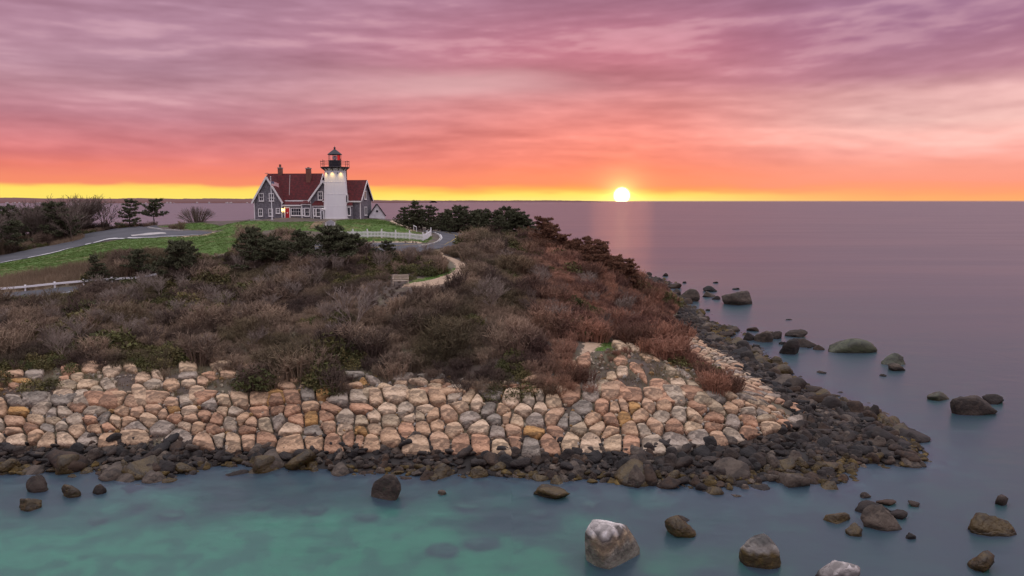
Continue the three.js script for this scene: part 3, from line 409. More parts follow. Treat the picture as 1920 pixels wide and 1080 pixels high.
boulder(...[[42.46,-91.75,4.85,1.38]][0], M(0.055, 0.065, 0.03, { map: rockTint, bumpMap: rockBump, bumpScale: 0.05, roughness: 0.6 }), 'long flat green weedy boulder lying alone offshore', 204, { deep: 0.45, cuts: 6, sharp: 0.7 });
boulder(...[[34.56,-90.77,2.59,2.01]][0], dk[0], 'dark blocky boulder at the front of the offshore rock cluster', 205, { cuts: 12 });
boulder(...[[38,-95.54,3,1.36]][0], dk[1], 'dark tapering boulder behind the blocky one in the offshore cluster', 206);
boulder(...[[33.7,-98.87,2.26,1.48]][0], dk[4], 'squarish grey boulder between the shore rubble and the offshore cluster', 207);
boulder(...[[39.86,-102.44,2.49,0.88]][0], dk[3], 'flat boulder behind the offshore rock cluster', 208);
boulder(...[[32.22,-106.71,1.98,0.99]][0], dk[4], 'small pale flat topped boulder beside the shore rubble', 209);
boulder(...[[44.21,-84.71,2.42,0.97]][0], M(0.06, 0.07, 0.04, { map: rockTint, bumpMap: rockBump, bumpScale: 0.05, roughness: 0.6 }), 'olive mossy boulder with a smaller one in front of it', 210);
boulder(...[[42.92,-81.71,1.69,0.7]][0], dk[4], 'small grey boulder in front of the olive mossy one', 211);
boulder(...[[40.87,-64.18,3.48,1.7]][0], dk[3], 'dark slab sided boulder standing in open water beside two small rocks', 212, { cuts: 12 });
boulder(...[[40.59,-69.14,1.88,0.59]][0], M(0.06, 0.065, 0.03, { map: rockTint, roughness: 0.6 }), 'low mossy rock beside the slab sided boulder', 213);
boulder(...[[44.96,-67.83,1.65,0.68]][0], dk[0], 'low dark rock behind the slab sided boulder', 214);
boulder(...[[31.41,-63.2,1.08,1.04]][0], dk[0], 'upright dark rock just off the rocky point', 215);
const weedy = (px, label, seed, o) => boulder(...px, weedMat, label, seed, o);
weedy([[9.54,-40.36,1.79,0.86]][0], 'golden weed covered rock beside the great white capped boulder', 216);
weedy([[27.26,-40.5,2.31,0.93]][0], 'long dark weed draped rock lying flat in the water', 217, { deep: 0.5, rough: 0.12, turn: -0.4 });
weedy([[19.18,-42.13,1.44,0.42]][0], 'low domed weedy rock poking from the water', 218, { rough: 0.12 });
weedy([[19.5,-40.43,0.92,0.49]][0], 'small slanting weedy rock beside the low domed one', 219, { rough: 0.12 });
weedy([[24.18,-36.36,1.4,0.73]][0], 'peaked brown weedy rock standing alone', 220, { rough: 0.1 });
weedy([[2.51,-45.71,2.02,0.78]][0], 'wedge shaped weedy rock close to the sea wall shore', 221);
weedy([[-29.7,-43.81,1.44,0.88]][0], 'mossy brown rock in the turquoise shallows, largest of four', 222);
weedy([[-28.36,-45.97,1.12,0.66]][0], 'small round brown rock in the turquoise shallows', 223);
boulder(...[[-30.97,-46.85,1.2,0.8]][0], dk[1], 'dark rock with a brown side in the shallows near the rubble', 224);
boulder(...[[-26.89,-46.4,0.8,0.5]][0], dk[1], 'smallest dark rock in the shallows near the rubble', 225);
boulder(...[[21.51,-41.12,1.88,1.06]][0], dk[4], 'pale topped boulder at the front of a tight group in the water', 226, { cuts: 11 });
boulder(...[[22.01,-43.1,1.66,0.8]][0], dk[0], 'dark boulder behind the pale topped one', 227);
boulder(...[[23.29,-42.65,0.97,0.55]][0], dk[0], 'dark pointed rock beside the pale topped boulder', 228);
boulder(...[[23.51,-44.61,1.02,0.32]][0], dk[5], 'flat brown rock behind the tight group in the water', 229);
boulder(...[[8.3,-47.58,1.63,1.16]][0], dk[4], 'tilted slab rock leaning at the edge of the rubble', 230, { cuts: 12 });
boulder(...[[-8.06,-45.54,1.56,1.3]][0], dk[3], 'egg shaped rock with a dark wet foot off the sea wall', 231, { rough: 0.03 });
boulder(...[[30.58,-44.61,0.89,0.61]][0], dk[1], 'small dark knobbly rock alone in deep water', 232);
for (const [x, z, w, h] of [[38.53,-187.04,1.47,0.67],[33.55,-166.68,1.43,0.95],[35.1,-166.68,1.07,0.48],[35.32,-160.5,2.52,1.03],[41.53,-154.76,2.65,1.11],[38.91,-146.03,2.71,1.04],[39.29,-142.03,1.62,0.81],[39.7,-171.06,0.98,0.37],[46.96,-171.06,0.98,0.37],[47.89,-158.54,1.59,0.34],[32.49,-100.03,1.43,1.14],[35.3,-107.15,1.53,0.54],[36.61,-101.22,1.3,0.8],[39.15,-93.44,1.13,0.67],[38.34,-94.47,0.54,0.27],[34.05,-80.41,0.86,0.23],[40.16,-78.9,0.73,0.28],[25.08,-44.45,0.7,0.29],[22.6,-45.71,0.65,0.29],[22.33,-39.89,0.48,0.31],[10.13,-42.27,0.72,0.27],[10.4,-47.49,1.42,0.54],[12.57,-47.03,0.81,0.37],[-4.5,-46.23,0.66,0.2],[30.22,-123.07,0.88,0.44],[29.71,-117.45,1.34,0.5],[33.82,-127.32,0.73,0.27],[35.89,-96.99,0.97,0.42],[37.02,-105.39,0.75,0.3],[44.14,-117.45,1.01,0.17]]) boulder(x, z, w, h, dk[Math.floor(Math.abs(x * 7.3)) % 7], 'small dark rock just breaking the water surface', 300 + Math.floor(Math.abs(x * 31 + z * 7)), { group: 'small rocks breaking the water surface' });
// boulders with bands of guano, algae and bare stone
function banded(x, z, w, h, label, seed, bandsAt, opt = {}) {
  const m = boulder(x, z, w, h, M(1, 1, 1, { vertexColors: true, map: rockTint, bumpMap: rockBump, bumpScale: 0.05, roughness: 0.8 }), label, seed, opt), P = m.geometry.attributes.position, col = []; m.geometry.computeBoundingBox(); const { min, max } = m.geometry.boundingBox;
  for (let i = 0; i < P.count; i++) { const a = Math.atan2(P.getZ(i), P.getX(i)), t = (P.getY(i) + h * (opt.sit ?? 0.16)) / (max.y + h * (opt.sit ?? 0.16)) + (fbm(a * 3 + 9, P.getY(i) * 1.3, 4) - 0.5) * 0.26; let c = bandsAt[0][1]; for (const [lim, q] of bandsAt) if (t > lim) c = q; col.push(...c); }
  m.geometry.setAttribute('color', new THREE.Float32BufferAttribute(col, 3)); return m;
}
banded(...[[4.99,-36.87,3.11,2.53]][0], 'great boulder with a white capped top and dark and tan bands', 400, [[-9, [0.16, 0.155, 0.125]], [0.3, [0.26, 0.25, 0.21]], [0.42, [0.4, 0.31, 0.2]], [0.62, [0.1, 0.09, 0.08]], [0.8, [0.58, 0.56, 0.55]]], { cuts: 11, rough: 0.05, deep: 0.85, sit: 0.12 });
banded(...[[12.87,-36.64,1.62,1.26]][0], 'round boulder with a pale bare crown above a skirt of brown weed', 401, [[-9, [0.04, 0.03, 0.01]], [0.08, [0.1, 0.07, 0.016]], [0.5, [0.2, 0.19, 0.17]], [0.8, [0.13, 0.13, 0.12]]], { cuts: 6, sharp: 0.5, deep: 0.9 });
banded(...[[16.19,-34.92,2.14,1.1]][0], 'white capped pointed boulder', 402, [[-9, [0.05, 0.045, 0.04]], [0.3, [0.3, 0.29, 0.28]], [0.55, [0.46, 0.44, 0.43]]], { cuts: 13 });
for (const [x, z, w] of [[-1.6, -40.5, 1.7], [-4, -39.6, 1.5], [20.6, -35.4, 2.0], [-9, -43.8, 1.1], [-12.5, -44.6, 1.4], [-7.2, -45.6, 0.9], [-16, -45.2, 1.2], [1.5, -44.2, 1.2], [5, -45.2, 1.0], [-21, -44, 1.3], [-25, -43, 1.0], [-2.8, -45.4, 1.3]]) { const m = boulder(x, z, w, w * 0.5, M(0.3, 0.27, 0.17, { map: rockTint, roughness: 0.8 }), 'tan boulder lying wholly under water', 500 + Math.floor(w * 10), { group: 'sunken tan boulders' }); m.position.y = height(x, z) + w * 0.2; }
{ const [x, z] = [[-9.86,-99.82]][0]; const m = part(numbered('boulder'), rockGeo(600, { sx: 0.62, sy: 0.5, sz: 0.5, cuts: 9, detail: 3 }), stoneMats[10], scene); m.position.set(x, height(x, z) + 0.3, z); tag(m, 'pale boulder at the top end of the sandy path', 'boulder'); }

// ---------- lighthouse ----------
{
  const [x, y, z] = [-32.54, 15.46, -139], by = height(x, z) - 0.05;
  const t = thing('lighthouse', 'white round lighthouse tower with black lantern room and iron gallery', 'lighthouse', x, by, z);
  const lathe = (pts, n = 48) => new THREE.LatheGeometry(pts.map(([r, h]) => new THREE.Vector2(r, h)), n);
  const body = part('tower', lathe([[2.34, -0.6], [2.34, 0.0], [1.9, 8.75], [1.9, 8.9], [2.05, 9.1], [2.3, 9.3], [0.2, 9.32]], 64), mats.white, t);
  for (const [h, r] of [[2.45, 2.225], [4.6, 2.117], [6.75, 2.009], [8.55, 1.92]]) part('seam_band', lathe([[r, h - 0.035], [r + 0.018, h - 0.03], [r + 0.018, h + 0.03], [r - 0.01, h + 0.035]], 64), mats.cabinet, body);
  part('plinth', lathe([[2.62, -0.6], [2.62, 0.12], [2.3, 0.16]], 48), mats.concrete, t);
  const deck = part('gallery_deck', lathe([[0.3, 9.32], [2.58, 9.32], [2.62, 9.36], [2.62, 9.46], [2.58, 9.5], [0.3, 9.5]], 48), mats.iron, t);
  for (let k = 0; k < 12; k++) { const a = k / 12 * 6.283, g = new GB().bar([Math.cos(a) * 1.9, 8.85, Math.sin(a) * 1.9], [Math.cos(a) * 2.5, 9.31, Math.sin(a) * 2.5], 0.09, 0.12); part('bracket', g.geo(), mats.iron, deck); }
  const rail = part('gallery_rail', new GB().add(new THREE.TorusGeometry(2.55, 0.035, 6, 48), M4(0, 10.5, 0, 0, Math.PI / 2)).add(new THREE.TorusGeometry(2.55, 0.028, 6, 48), M4(0, 10.05, 0, 0, Math.PI / 2)).geo(), mats.iron, t);
  for (let k = 0; k < 10; k++) { const a = k / 10 * 6.283 + 0.31, hgt = k === 1 || k === 5 ? 1.32 : 1.06; part('rail_post', new GB().tube([Math.cos(a) * 2.55, 9.48, Math.sin(a) * 2.55], [Math.cos(a) * 2.55, 9.5 + hgt, Math.sin(a) * 2.55], 0.045, 0.04, 6).add(new THREE.SphereGeometry(0.075, 8, 6), M4(Math.cos(a) * 2.55, 9.52 + hgt, Math.sin(a) * 2.55)).geo(), mats.iron, rail); }
  part('lantern_wall', lathe([[1.14, 9.48], [1.16, 9.5], [1.16, 10.62], [1.22, 10.66], [1.22, 10.72], [1.05, 10.74]], 10), mats.black, t);
  const mull = part('lantern_frame', lathe([[1.12, 11.7], [1.2, 11.7], [1.2, 11.78], [1.1, 11.8]], 10), mats.iron, t);
  for (let k = 0; k < 10; k++) { const a0 = k / 10 * 6.2832, a1 = (k + 1) / 10 * 6.2832, r = 1.13, A = [Math.sin(a0) * r, 0, Math.cos(a0) * r], B = [Math.sin(a1) * r, 0, Math.cos(a1) * r];
    part('mullion', new GB().tube([A[0], 10.7, A[2]], [A[0], 11.72, A[2]], 0.032, 0.032, 5).geo(), mats.iron, mull);
    const g = new GB().poly([[A[0], 10.73, A[2]], [B[0], 10.73, B[2]], [B[0], 11.7, B[2]], [A[0], 11.7, A[2]]]).geo(); const q = part('pane', g, k === 1 ? mats.redGlass : mats.lantern, mull); if (k === 1) q.userData.label = 'red glass sector pane'; }
  const lens = part('lens', lathe([[0.05, 10.7], [0.2, 10.72], [0.2, 10.82], [0.3, 10.9], [0.38, 11.05], [0.34, 11.1], [0.4, 11.15], [0.4, 11.3], [0.34, 11.35], [0.38, 11.4], [0.3, 11.52], [0.05, 11.58]], 24), mats.lens, t);
  part('lens_post', new GB().tube([0, 10.6, 0], [0, 10.72, 0], 0.25, 0.25, 10).geo(), mats.iron, lens);
  const roof = part('lantern_roof', lathe([[1.1, 11.74], [1.32, 11.74], [1.34, 11.8], [0.75, 12.3], [0.22, 12.68], [0.13, 12.8]], 10), mats.slate, t);
  part('ventilator_ball', new GB().add(new THREE.SphereGeometry(0.2, 16, 12), M4(0, 12.98, 0)).tube([0, 12.75, 0], [0, 12.9, 0], 0.13, 0.12, 8).tube([0, 13.1, 0], [0, 13.4, 0], 0.03, 0.012, 6).geo(), mats.black, roof);
  // floodlights hung from the gallery, washing the wall below
  for (const a of [-0.06, 0.78, -0.8]) {
    const c = Math.sin(a), s = Math.cos(a), f = part('floodlight', new GB().add(new THREE.CylinderGeometry(0.1, 0.15, 0.24, 12), M4(c * 2.42, 9.12, s * 2.42)).tube([c * 2.42, 9.22, s * 2.42], [c * 2.42, 9.34, s * 2.42], 0.03, 0.03, 5).geo(), mats.iron, t);
    part('lamp_glow', new THREE.CircleGeometry(0.11, 14).rotateX(Math.PI / 2).translate(c * 2.42, 8.995, s * 2.42), new THREE.MeshStandardMaterial({ color: 0x111111, emissive: new THREE.Color().setRGB(1, 0.72, 0.3), emissiveIntensity: 0.6 }), f);
    const L = new THREE.SpotLight(new THREE.Color().setRGB(1, 0.66, 0.2), 11, 12, 0.7, 0.9); L.position.set(x + c * 2.42, by + 8.97, z + s * 2.42); L.target.position.set(x + c * 1.95, by + 6.6, z + s * 1.95); L.castShadow = true; scene.add(L, L.target);
  }
  for (const a of [-0.5, 0.42]) part('wall_fitting', new GB().add(new THREE.SphereGeometry(0.1, 8, 6), M4(Math.sin(a) * 2.0, 8.35, Math.cos(a) * 2.0)).tube([Math.sin(a) * 1.9, 8.4, Math.cos(a) * 1.9], [Math.sin(a) * 2.0, 8.35, Math.cos(a) * 2.0], 0.04, 0.04, 5).geo(), mats.iron, t);
  // little hooded entry at the foot and a window hood on the side
  const hood = part('entry_porch', new GB().box(-2.55, -1.95, -0.2, 1.75, 0.9, 1.7).geo(), mats.white, t);
  part('porch_roof', new GB().poly([[-2.68, 1.75, 1.78], [-1.85, 1.75, 1.78], [-2.25, 2.05, 1.78]]).poly([[-2.68, 1.75, 1.78], [-2.25, 2.05, 1.78], [-2.25, 2.05, 0.85], [-2.68, 1.75, 0.85]]).poly([[-2.25, 2.05, 1.78], [-1.85, 1.75, 1.78], [-1.85, 1.75, 0.85], [-2.25, 2.05, 0.85]]).geo(), mats.trim, hood);
  part('porch_door', new GB().box(-2.32, -2.08, 0, 1.5, 1.69, 1.72).geo(), mats.glass, hood);
  const sw = part('stair_window', new GB().box(2.0, 2.3, 3.0, 4.5, 0.1, 0.7).geo(), mats.trim, t); part('pane', new GB().box(2.05, 2.25, 3.1, 4.35, 0.69, 0.715).geo(), mats.glass, sw);
}

// ---------- keeper's house ----------
{
  const [hx, , hz] = [-48.53, 15.3, -141.5]; const yaw = -0.11, by = 15.35;
  const t = thing('keepers_house', 'grey shingled keepers house with red roofs, white trim and brick chimneys', 'house', hx, by, hz, yaw);
  const wallPart = (pts, z0, z1, name = 'wall') => { const g = new GB(); g.poly(pts.map(([a, b]) => [a, b, z1])).poly([...pts].reverse().map(([a, b]) => [a, b, z0])); for (let i = 0; i < pts.length; i++) { const a = pts[i], b = pts[(i + 1) % pts.length]; g.poly([[b[0], b[1], z1], [a[0], a[1], z1], [a[0], a[1], z0], [b[0], b[1], z0]]); } return part(name, g.geo(), mats.shingle, t); };
  const slab = (a, b, c, d, th, name, mat, parent) => { // a roof slope a-b (eave) c-d (ridge), thickened downwards
    const low = (p) => [p[0], p[1] - th, p[2]]; return part(name, new GB().hull8([low(a), low(b), low(c), low(d), a, b, c, d]).geo(), mat, parent); };
  // a gable block whose ridge runs front to back
  function gableZ(x0, x1, z0, z1, eave, ridge, over = 0.35) {
    const xm = (x0 + x1) / 2, w = wallPart([[x0, -0.8], [x1, -0.8], [x1, eave], [xm, ridge], [x0, eave]], z0, z1), k = (ridge - eave) / (xm - x0), e = eave - over * k;
    const zf = z1 + over, up = 0.2;
    slab([x0 - over, e + up, z0], [x0 - over, e + up, zf], [xm, ridge + up, zf], [xm, ridge + up, z0], 0.16, 'roof', mats.roof, t);
    slab([xm, ridge + up + 0.003, z0], [xm, ridge + up + 0.003, zf], [x1 + over, e + up, zf], [x1 + over, e + up, z0], 0.16, 'roof', mats.roof, t);
    for (const [a, b] of [[x0 - over, xm], [x1 + over, xm]]) { const g = new GB(); const th = 0.34; g.poly(a < b ? [[a, e + up - th, zf + 0.05], [b, ridge + up - th, zf + 0.05], [b, ridge + up + 0.02, zf + 0.05], [a, e + up + 0.02, zf + 0.05]] : [[b, ridge + up - th, zf + 0.05], [a, e + up - th, zf + 0.05], [a, e + up + 0.02, zf + 0.05], [b, ridge + up + 0.02, zf + 0.05]]);
      g.bar([a, e + up - 0.15, zf + 0.012], [b, ridge + up - 0.15, zf + 0.012], 0.06, 0.33); part('bargeboard', g.geo(), mats.trim, t); }
    for (const q of [x0, x1]) part('corner_board', new GB().box(q - 0.07, q + 0.07, -0.6, eave - 0.06, z1 - 0.1, z1 + 0.04).geo(), mats.trim, w);
    return w;
  }
  // a block whose ridge runs left to right, with a gable at its right end
  function gableX(x0, x1, z0, z1, eave, ridge, over = 0.35) {
    const zm = (z0 + z1) / 2, g = new GB(), S = [[z0, -0.8], [z1, -0.8], [z1, eave], [zm, ridge], [z0, eave]];
    g.poly([...S].reverse().map(([c, b]) => [x1, b, c])).poly(S.map(([c, b]) => [x0, b, c])); for (let i = 0; i < S.length; i++) { const a = S[i], b = S[(i + 1) % S.length]; g.poly([[x0, a[1], a[0]], [x0, b[1], b[0]], [x1, b[1], b[0]], [x1, a[1], a[0]]]); }
    const w = part('wall', g.geo(), mats.shingle, t), k = (ridge - eave) / (z1 - zm), e = eave - over * k, up = 0.2, xe = x1 + over;
    slab([x0, e + up, z1 + over], [xe, e + up, z1 + over], [xe, ridge + up, zm], [x0, ridge + up, zm], 0.16, 'roof', mats.roof, t);
    slab([xe, e + up, z0 - over], [x0, e + up, z0 - over], [x0, ridge + up + 0.003, zm], [xe, ridge + up + 0.003, zm], 0.16, 'roof', mats.roof, t);
    for (const q of [z0 - over, z1 + over]) part('bargeboard', new GB().bar([xe + 0.02, e + up - 0.15, q], [xe + 0.02, ridge + up - 0.15, zm], 0.06, 0.32).geo(), mats.trim, t);
    part('eave_board', new GB().box(x0, xe - 0.04, e + up - 0.34, e + up - 0.1, z1 + over - 0.06, z1 + over + 0.02).geo(), mats.trim, t);
    part('corner_board', new GB().box(x1 - 0.09, x1 + 0.05, -0.6, eave - 0.1, z1 - 0.1, z1 + 0.045).geo(), mats.trim, w); part('corner_board', new GB().box(x1 - 0.05, x1 + 0.045, -0.6, eave - 0.1, z0 - 0.04, z0 + 0.1).geo(), mats.trim, w);
    return w;
  }
  function win(x, y, w, h, z, cols = 2, rows = 2, side = false) { // side: in a wall that faces right
    const o = new THREE.Group(); o.name = 'window'; t.add(o); if (side) { o.position.set(z, y, x); o.rotation.y = Math.PI / 2; } else o.position.set(x, y, z);
    const f = new GB(), b = 0.14; f.box(-w / 2 - b, -w / 2, -b, h + b, 0, 0.09).box(w / 2, w / 2 + b, -b, h + b, 0, 0.09).box(-w / 2, w / 2, h, h + b, 0, 0.088).box(-w / 2, w / 2, -b, 0, 0, 0.088); part('frame', f.geo(), mats.trim, o);
    part('sill', new GB().box(-w / 2 - b - 0.05, w / 2 + b + 0.05, -b - 0.06, -b, 0, 0.15).geo(), mats.trim, o);
    for (let i = 0; i < cols; i++) for (let j = 0; j < rows; j++) part('pane', new GB().box(-w / 2 + w * i / cols + 0.015, -w / 2 + w * (i + 1) / cols - 0.015, h * j / rows + 0.015, h * (j + 1) / rows - 0.015, 0.0, 0.03).geo(), mats.glass, o);
    const s = new GB(); for (let i = 1; i < cols; i++) s.box(-w / 2 + w * i / cols - 0.025, -w / 2 + w * i / cols + 0.025, 0, h, 0, 0.06); for (let j = 1; j < rows; j++) s.box(-w / 2, w / 2, h * j / rows - 0.03, h * j / rows + 0.03, 0, 0.057); if (cols + rows > 2) part('glazing_bar', s.geo(), mats.trim, o);
  }
  // front gable block
  gableZ(0, 5.35, -7, 0, 3.55, 7.85);
  for (const x of [0.95, 2.95]) win(x + 0.25, 0.72, 0.62, 1.2, 0.0); for (const x of [1.45, 3.45]) win(x, 3.55, 0.7, 1.25, 0.0);
  win(4.62, 1.25, 0.55, 0.75, 0.0);
  // main block behind
  gableX(0.4, 11.2, -9.2, -1.6, 3.95, 8.55);
  part('valley_flashing', new GB().bar([5.05, 8.45, -5.1], [6.1, 4.55, -1.95], 0.12, 0.1).geo(), mats.lead, t);
  // porch between the gables, then a small bay
  const pw = wallPart([[5.35, -0.8], [9.3, -0.8], [9.3, 2.75], [5.35, 2.75]], -1.6, -0.25, 'porch_wall');
  slab([5.45, 2.83, 0.0], [9.6, 2.83, 0.0], [9.6, 3.6, -1.75], [5.45, 3.6, -1.75], 0.1, 'porch_roof', mats.roof, t);
  part('porch_fascia', new GB().box(5.4, 9.5, 2.5, 2.76, -0.24, 0.02).geo(), mats.trim, t);
  const door = part('door', new GB().box(5.95, 6.75, 0.05, 2.15, -0.25, -0.17).geo(), mats.redDoor, t);
  part('door_frame', new GB().box(5.78, 5.95, 0, 2.3, -0.25, -0.12).box(6.75, 6.92, 0, 2.3, -0.25, -0.12).box(5.95, 6.75, 2.15, 2.3, -0.25, -0.122).geo(), mats.trim, door);
  part('door_plaque', new THREE.CylinderGeometry(0.11, 0.11, 0.03, 14).rotateX(Math.PI / 2).translate(6.36, 1.25, -0.155), mats.lens, door);
  part('door_step', new GB().box(5.5, 7.2, -0.4, 0.02, -0.25, 0.75).box(5.3, 7.4, -0.4, -0.14, 0.75, 1.2).geo(), mats.concrete, t);
  win(8.05, 0.85, 1.75, 1.2, -0.25, 4, 2);
  wallPart([[9.3, -0.8], [11.15, -0.8], [11.15, 2.95], [9.3, 2.95]], -1.6, 0.15, 'bay_wall');
  slab([9.15, 3.0, 0.4], [11.3, 3.0, 0.4], [11.3, 3.7, -1.7], [9.15, 3.7, -1.7], 0.1, 'bay_roof', mats.roof, t);
  part('bay_fascia', new GB().box(9.2, 11.2, 2.75, 2.96, 0.16, 0.36).geo(), mats.trim, t); part('corner_board', new GB().box(9.24, 9.42, -0.6, 2.74, 0.1, 0.2).geo(), mats.trim, t);
  win(10.35, 0.75, 0.72, 1.3, 0.15); win(9.62, 0.85, 0.2, 1.1, 0.15, 1, 2);
  // second front gable, partly behind the tower
  gableZ(11.15, 16.3, -7, 0.3, 3.8, 7.1);
  win(13.05, 3.75, 0.7, 1.35, 0.3); wallPart([[11.9, -0.8], [14.4, -0.8], [14.4, 2.7], [11.9, 2.7]], 0.3, 1.2, 'bay_wall');
  slab([11.7, 2.72, 1.45], [14.6, 2.72, 1.45], [14.3, 3.5, 0.25], [12.0, 3.5, 0.25], 0.1, 'bay_roof', mats.roof, t); part('bay_fascia', new GB().box(11.8, 14.5, 2.45, 2.7, 1.21, 1.38).geo(), mats.trim, t);
  win(13.05, 0.7, 0.8, 1.35, 1.2); win(12.2, 0.8, 0.2, 1.2, 1.2, 1, 2); part('corner_board', new GB().box(11.86, 11.98, -0.6, 2.44, 1.12, 1.25).geo(), mats.trim, t); part('porch_sill', new GB().box(9.4, 11.9, -0.3, 0.12, 0.16, 0.5).geo(), mats.trim, t);
  // right wing with a gable end
  const rw = gableX(13.5, 20.6, -6.6, 0.2, 3.75, 7.2); part('frieze_board', new GB().box(16.3, 20.55, 3.1, 3.3, 0.2, 0.26).geo(), mats.trim, rw);
  wallPart([[16.3, -0.8], [19.3, -0.8], [19.3, 2.7], [16.3, 2.7]], 0.2, 1.0, 'bay_wall'); slab([16.1, 2.72, 1.25], [19.5, 2.72, 1.25], [19.1, 3.5, 0.15], [16.2, 3.5, 0.15], 0.1, 'bay_roof', mats.roof, t); part('bay_fascia', new GB().box(16.2, 19.4, 2.46, 2.7, 1.01, 1.18).geo(), mats.trim, t);
  win(18.05, 0.9, 1.7, 1.35, 1.0, 4, 1); win(-2.9, 3.9, 1.2, 1.35, 20.6, 3, 1, true); win(-2.9, 0.9, 1.3, 1.35, 20.6, 3, 1, true);
  // chimneys
  for (const [x, z, w, y0, y1] of [[3.0, -5.4, 0.75, 7.2, 9.75], [9.1, -4.3, 0.85, 6.2, 9.6], [16.6, -3.2, 0.7, 6.2, 9.3]]) {
    const c = part('chimney', new GB().box(x - w / 2, x + w / 2, y0, y1, z - 0.35, z + 0.35).geo(), mats.brick, t); part('chimney_cap', new GB().box(x - w / 2 - 0.07, x + w / 2 + 0.07, y1, y1 + 0.16, z - 0.42, z + 0.42).geo(), mats.brickCap, c);
    part('flue', new GB().box(x - 0.16, x + 0.16, y1 + 0.16, y1 + (x < 5 ? 0.75 : 0.3), z - 0.16, z + 0.16).geo(), mats.brick, c);
  }
  part('weather_vane', new GB().tube([2.67, 8.0, 0.1], [2.67, 8.75, 0.1], 0.025, 0.02, 5).bar([2.35, 8.6, 0.1], [3.0, 8.6, 0.1], 0.03, 0.09).geo(), mats.lead, t);
  // lantern beside the red door
  const lamp = part('wall_lamp', new GB().box(5.42, 5.62, 2.02, 2.1, -0.2, 0.03).box(5.46, 5.58, 1.56, 1.62, -0.14, -0.02).bar([5.52, 2.06, -0.25], [5.52, 2.06, -0.1], 0.05, 0.05).geo(), mats.black, t);
  part('lamp_glass', new GB().add(new THREE.SphereGeometry(0.13, 12, 10), M4(5.52, 1.83, -0.05)).geo(), new THREE.MeshStandardMaterial({ color: 0x332211, emissive: new THREE.Color().setRGB(1, 0.62, 0.14), emissiveIntensity: 5 }), lamp);
  const L = new THREE.PointLight(new THREE.Color().setRGB(1, 0.6, 0.18), 6, 14); L.position.copy(new THREE.Vector3(5.52, 1.83, -0.05).applyAxisAngle(new THREE.Vector3(0, 1, 0), yaw).add(new THREE.Vector3(hx, by, hz))); L.castShadow = true; scene.add(L);
  part('foundation_strip', new GB().box(-0.4, 11.4, -0.5, 0.06, 0.55, 1.0).geo(), mats.concrete, t);
}
{ // oil house beyond the right gable
  const [x, , z] = [-26.1, 15.32, -145], t = thing('oil_house', 'small white gabled oil house with a round window beside the big house', 'shed', x, height(x, z) - 0.1, z, 0.2);
  const S = [[-1.5, -0.5], [1.5, -0.5], [1.5, 0.6], [0, 2.75], [-1.5, 0.6]], g = new GB(); g.poly(S.map(([a, b]) => [a, b, 1.5])).poly([...S].reverse().map(([a, b]) => [a, b, -1.5])); for (let i = 0; i < 5; i++) { const a = S[i], b = S[(i + 1) % 5]; g.poly([[b[0], b[1], 1.5], [a[0], a[1], 1.5], [a[0], a[1], -1.5], [b[0], b[1], -1.5]]); }
  part('wall', g.geo(), mats.white, t);
  for (const s of [-1, 1]) part('roof', new GB().bar([s * 0.87, 1.72, -1.8], [s * 0.87, 1.72, 1.75], 2.85, 0.12, [s * 2.15, 1.5, 0]).geo(), mats.slate, t);
  const w = part('round_window', new THREE.CylinderGeometry(0.26, 0.26, 0.06, 20).rotateX(Math.PI / 2).translate(0, 1.5, 1.52), mats.glass, t); part('window_ring', new THREE.TorusGeometry(0.27, 0.05, 6, 20).translate(0, 1.5, 1.53), mats.trim, w);
}
{ // flagpole
  const [x, , z] = [-42.55, 15.18, -133], y = height(x, z), t = thing('flagpole', 'white flagpole with a crosstree and a striped flag', 'flagpole', x, y - 0.05, z), h = 7.6;
  part('pole', new GB().tube([0, 0, 0], [0, h, 0], 0.09, 0.05, 8).geo(), mats.cabinet, t); part('truck', new THREE.SphereGeometry(0.09, 10, 8).translate(0, h + 0.05, 0), mats.trim, t); part('yardarm', new GB().bar([-0.65, 3.9, 0], [0.65, 3.9, 0], 0.06, 0.07).geo(), mats.trim, t); part('base', new GB().box(-0.3, 0.3, -0.2, 0.14, -0.3, 0.3).geo(), mats.concrete, t);
  const N = 20, K = 10, pos = [], uv = [], idx = []; for (let i = 0; i <= N; i++) for (let j = 0; j <= K; j++) { const u = i / N, v = j / K; pos.push(0.06 + u * 1.35, h - 0.75 - (1 - v) * 0.75 - u * u * 0.35, Math.sin(u * 8 + v) * 0.09 * u); uv.push(u, v); if (i < N && j < K) { const k = i * (K + 1) + j; idx.push(k, k + K + 1, k + 1, k + 1, k + K + 1, k + K + 2); } }
  const g = new THREE.BufferGeometry(); g.setAttribute('position', new THREE.Float32BufferAttribute(pos, 3)); g.setAttribute('uv', new THREE.Float32BufferAttribute(uv, 2)); g.setIndex(idx); g.computeVertexNormals();
  const flagTex = tex(256, (u, v) => u < 0.4 && v > 6 / 13 ? (Math.hypot((u * 27) % 1 - 0.5, (v * 18) % 1 - 0.5) < 0.22 ? [0.95, 0.95, 0.95] : [0.1, 0.12, 0.35]) : Math.floor(v * 13) % 2 === 0 ? [0.72, 0.08, 0.14] : [0.94, 0.92, 0.92], true, 1);
  part('flag', g, new THREE.MeshPhysicalMaterial({ map: flagTex, roughness: 0.9, transmission: 0.3, thickness: 0, side: THREE.DoubleSide }), t);
}
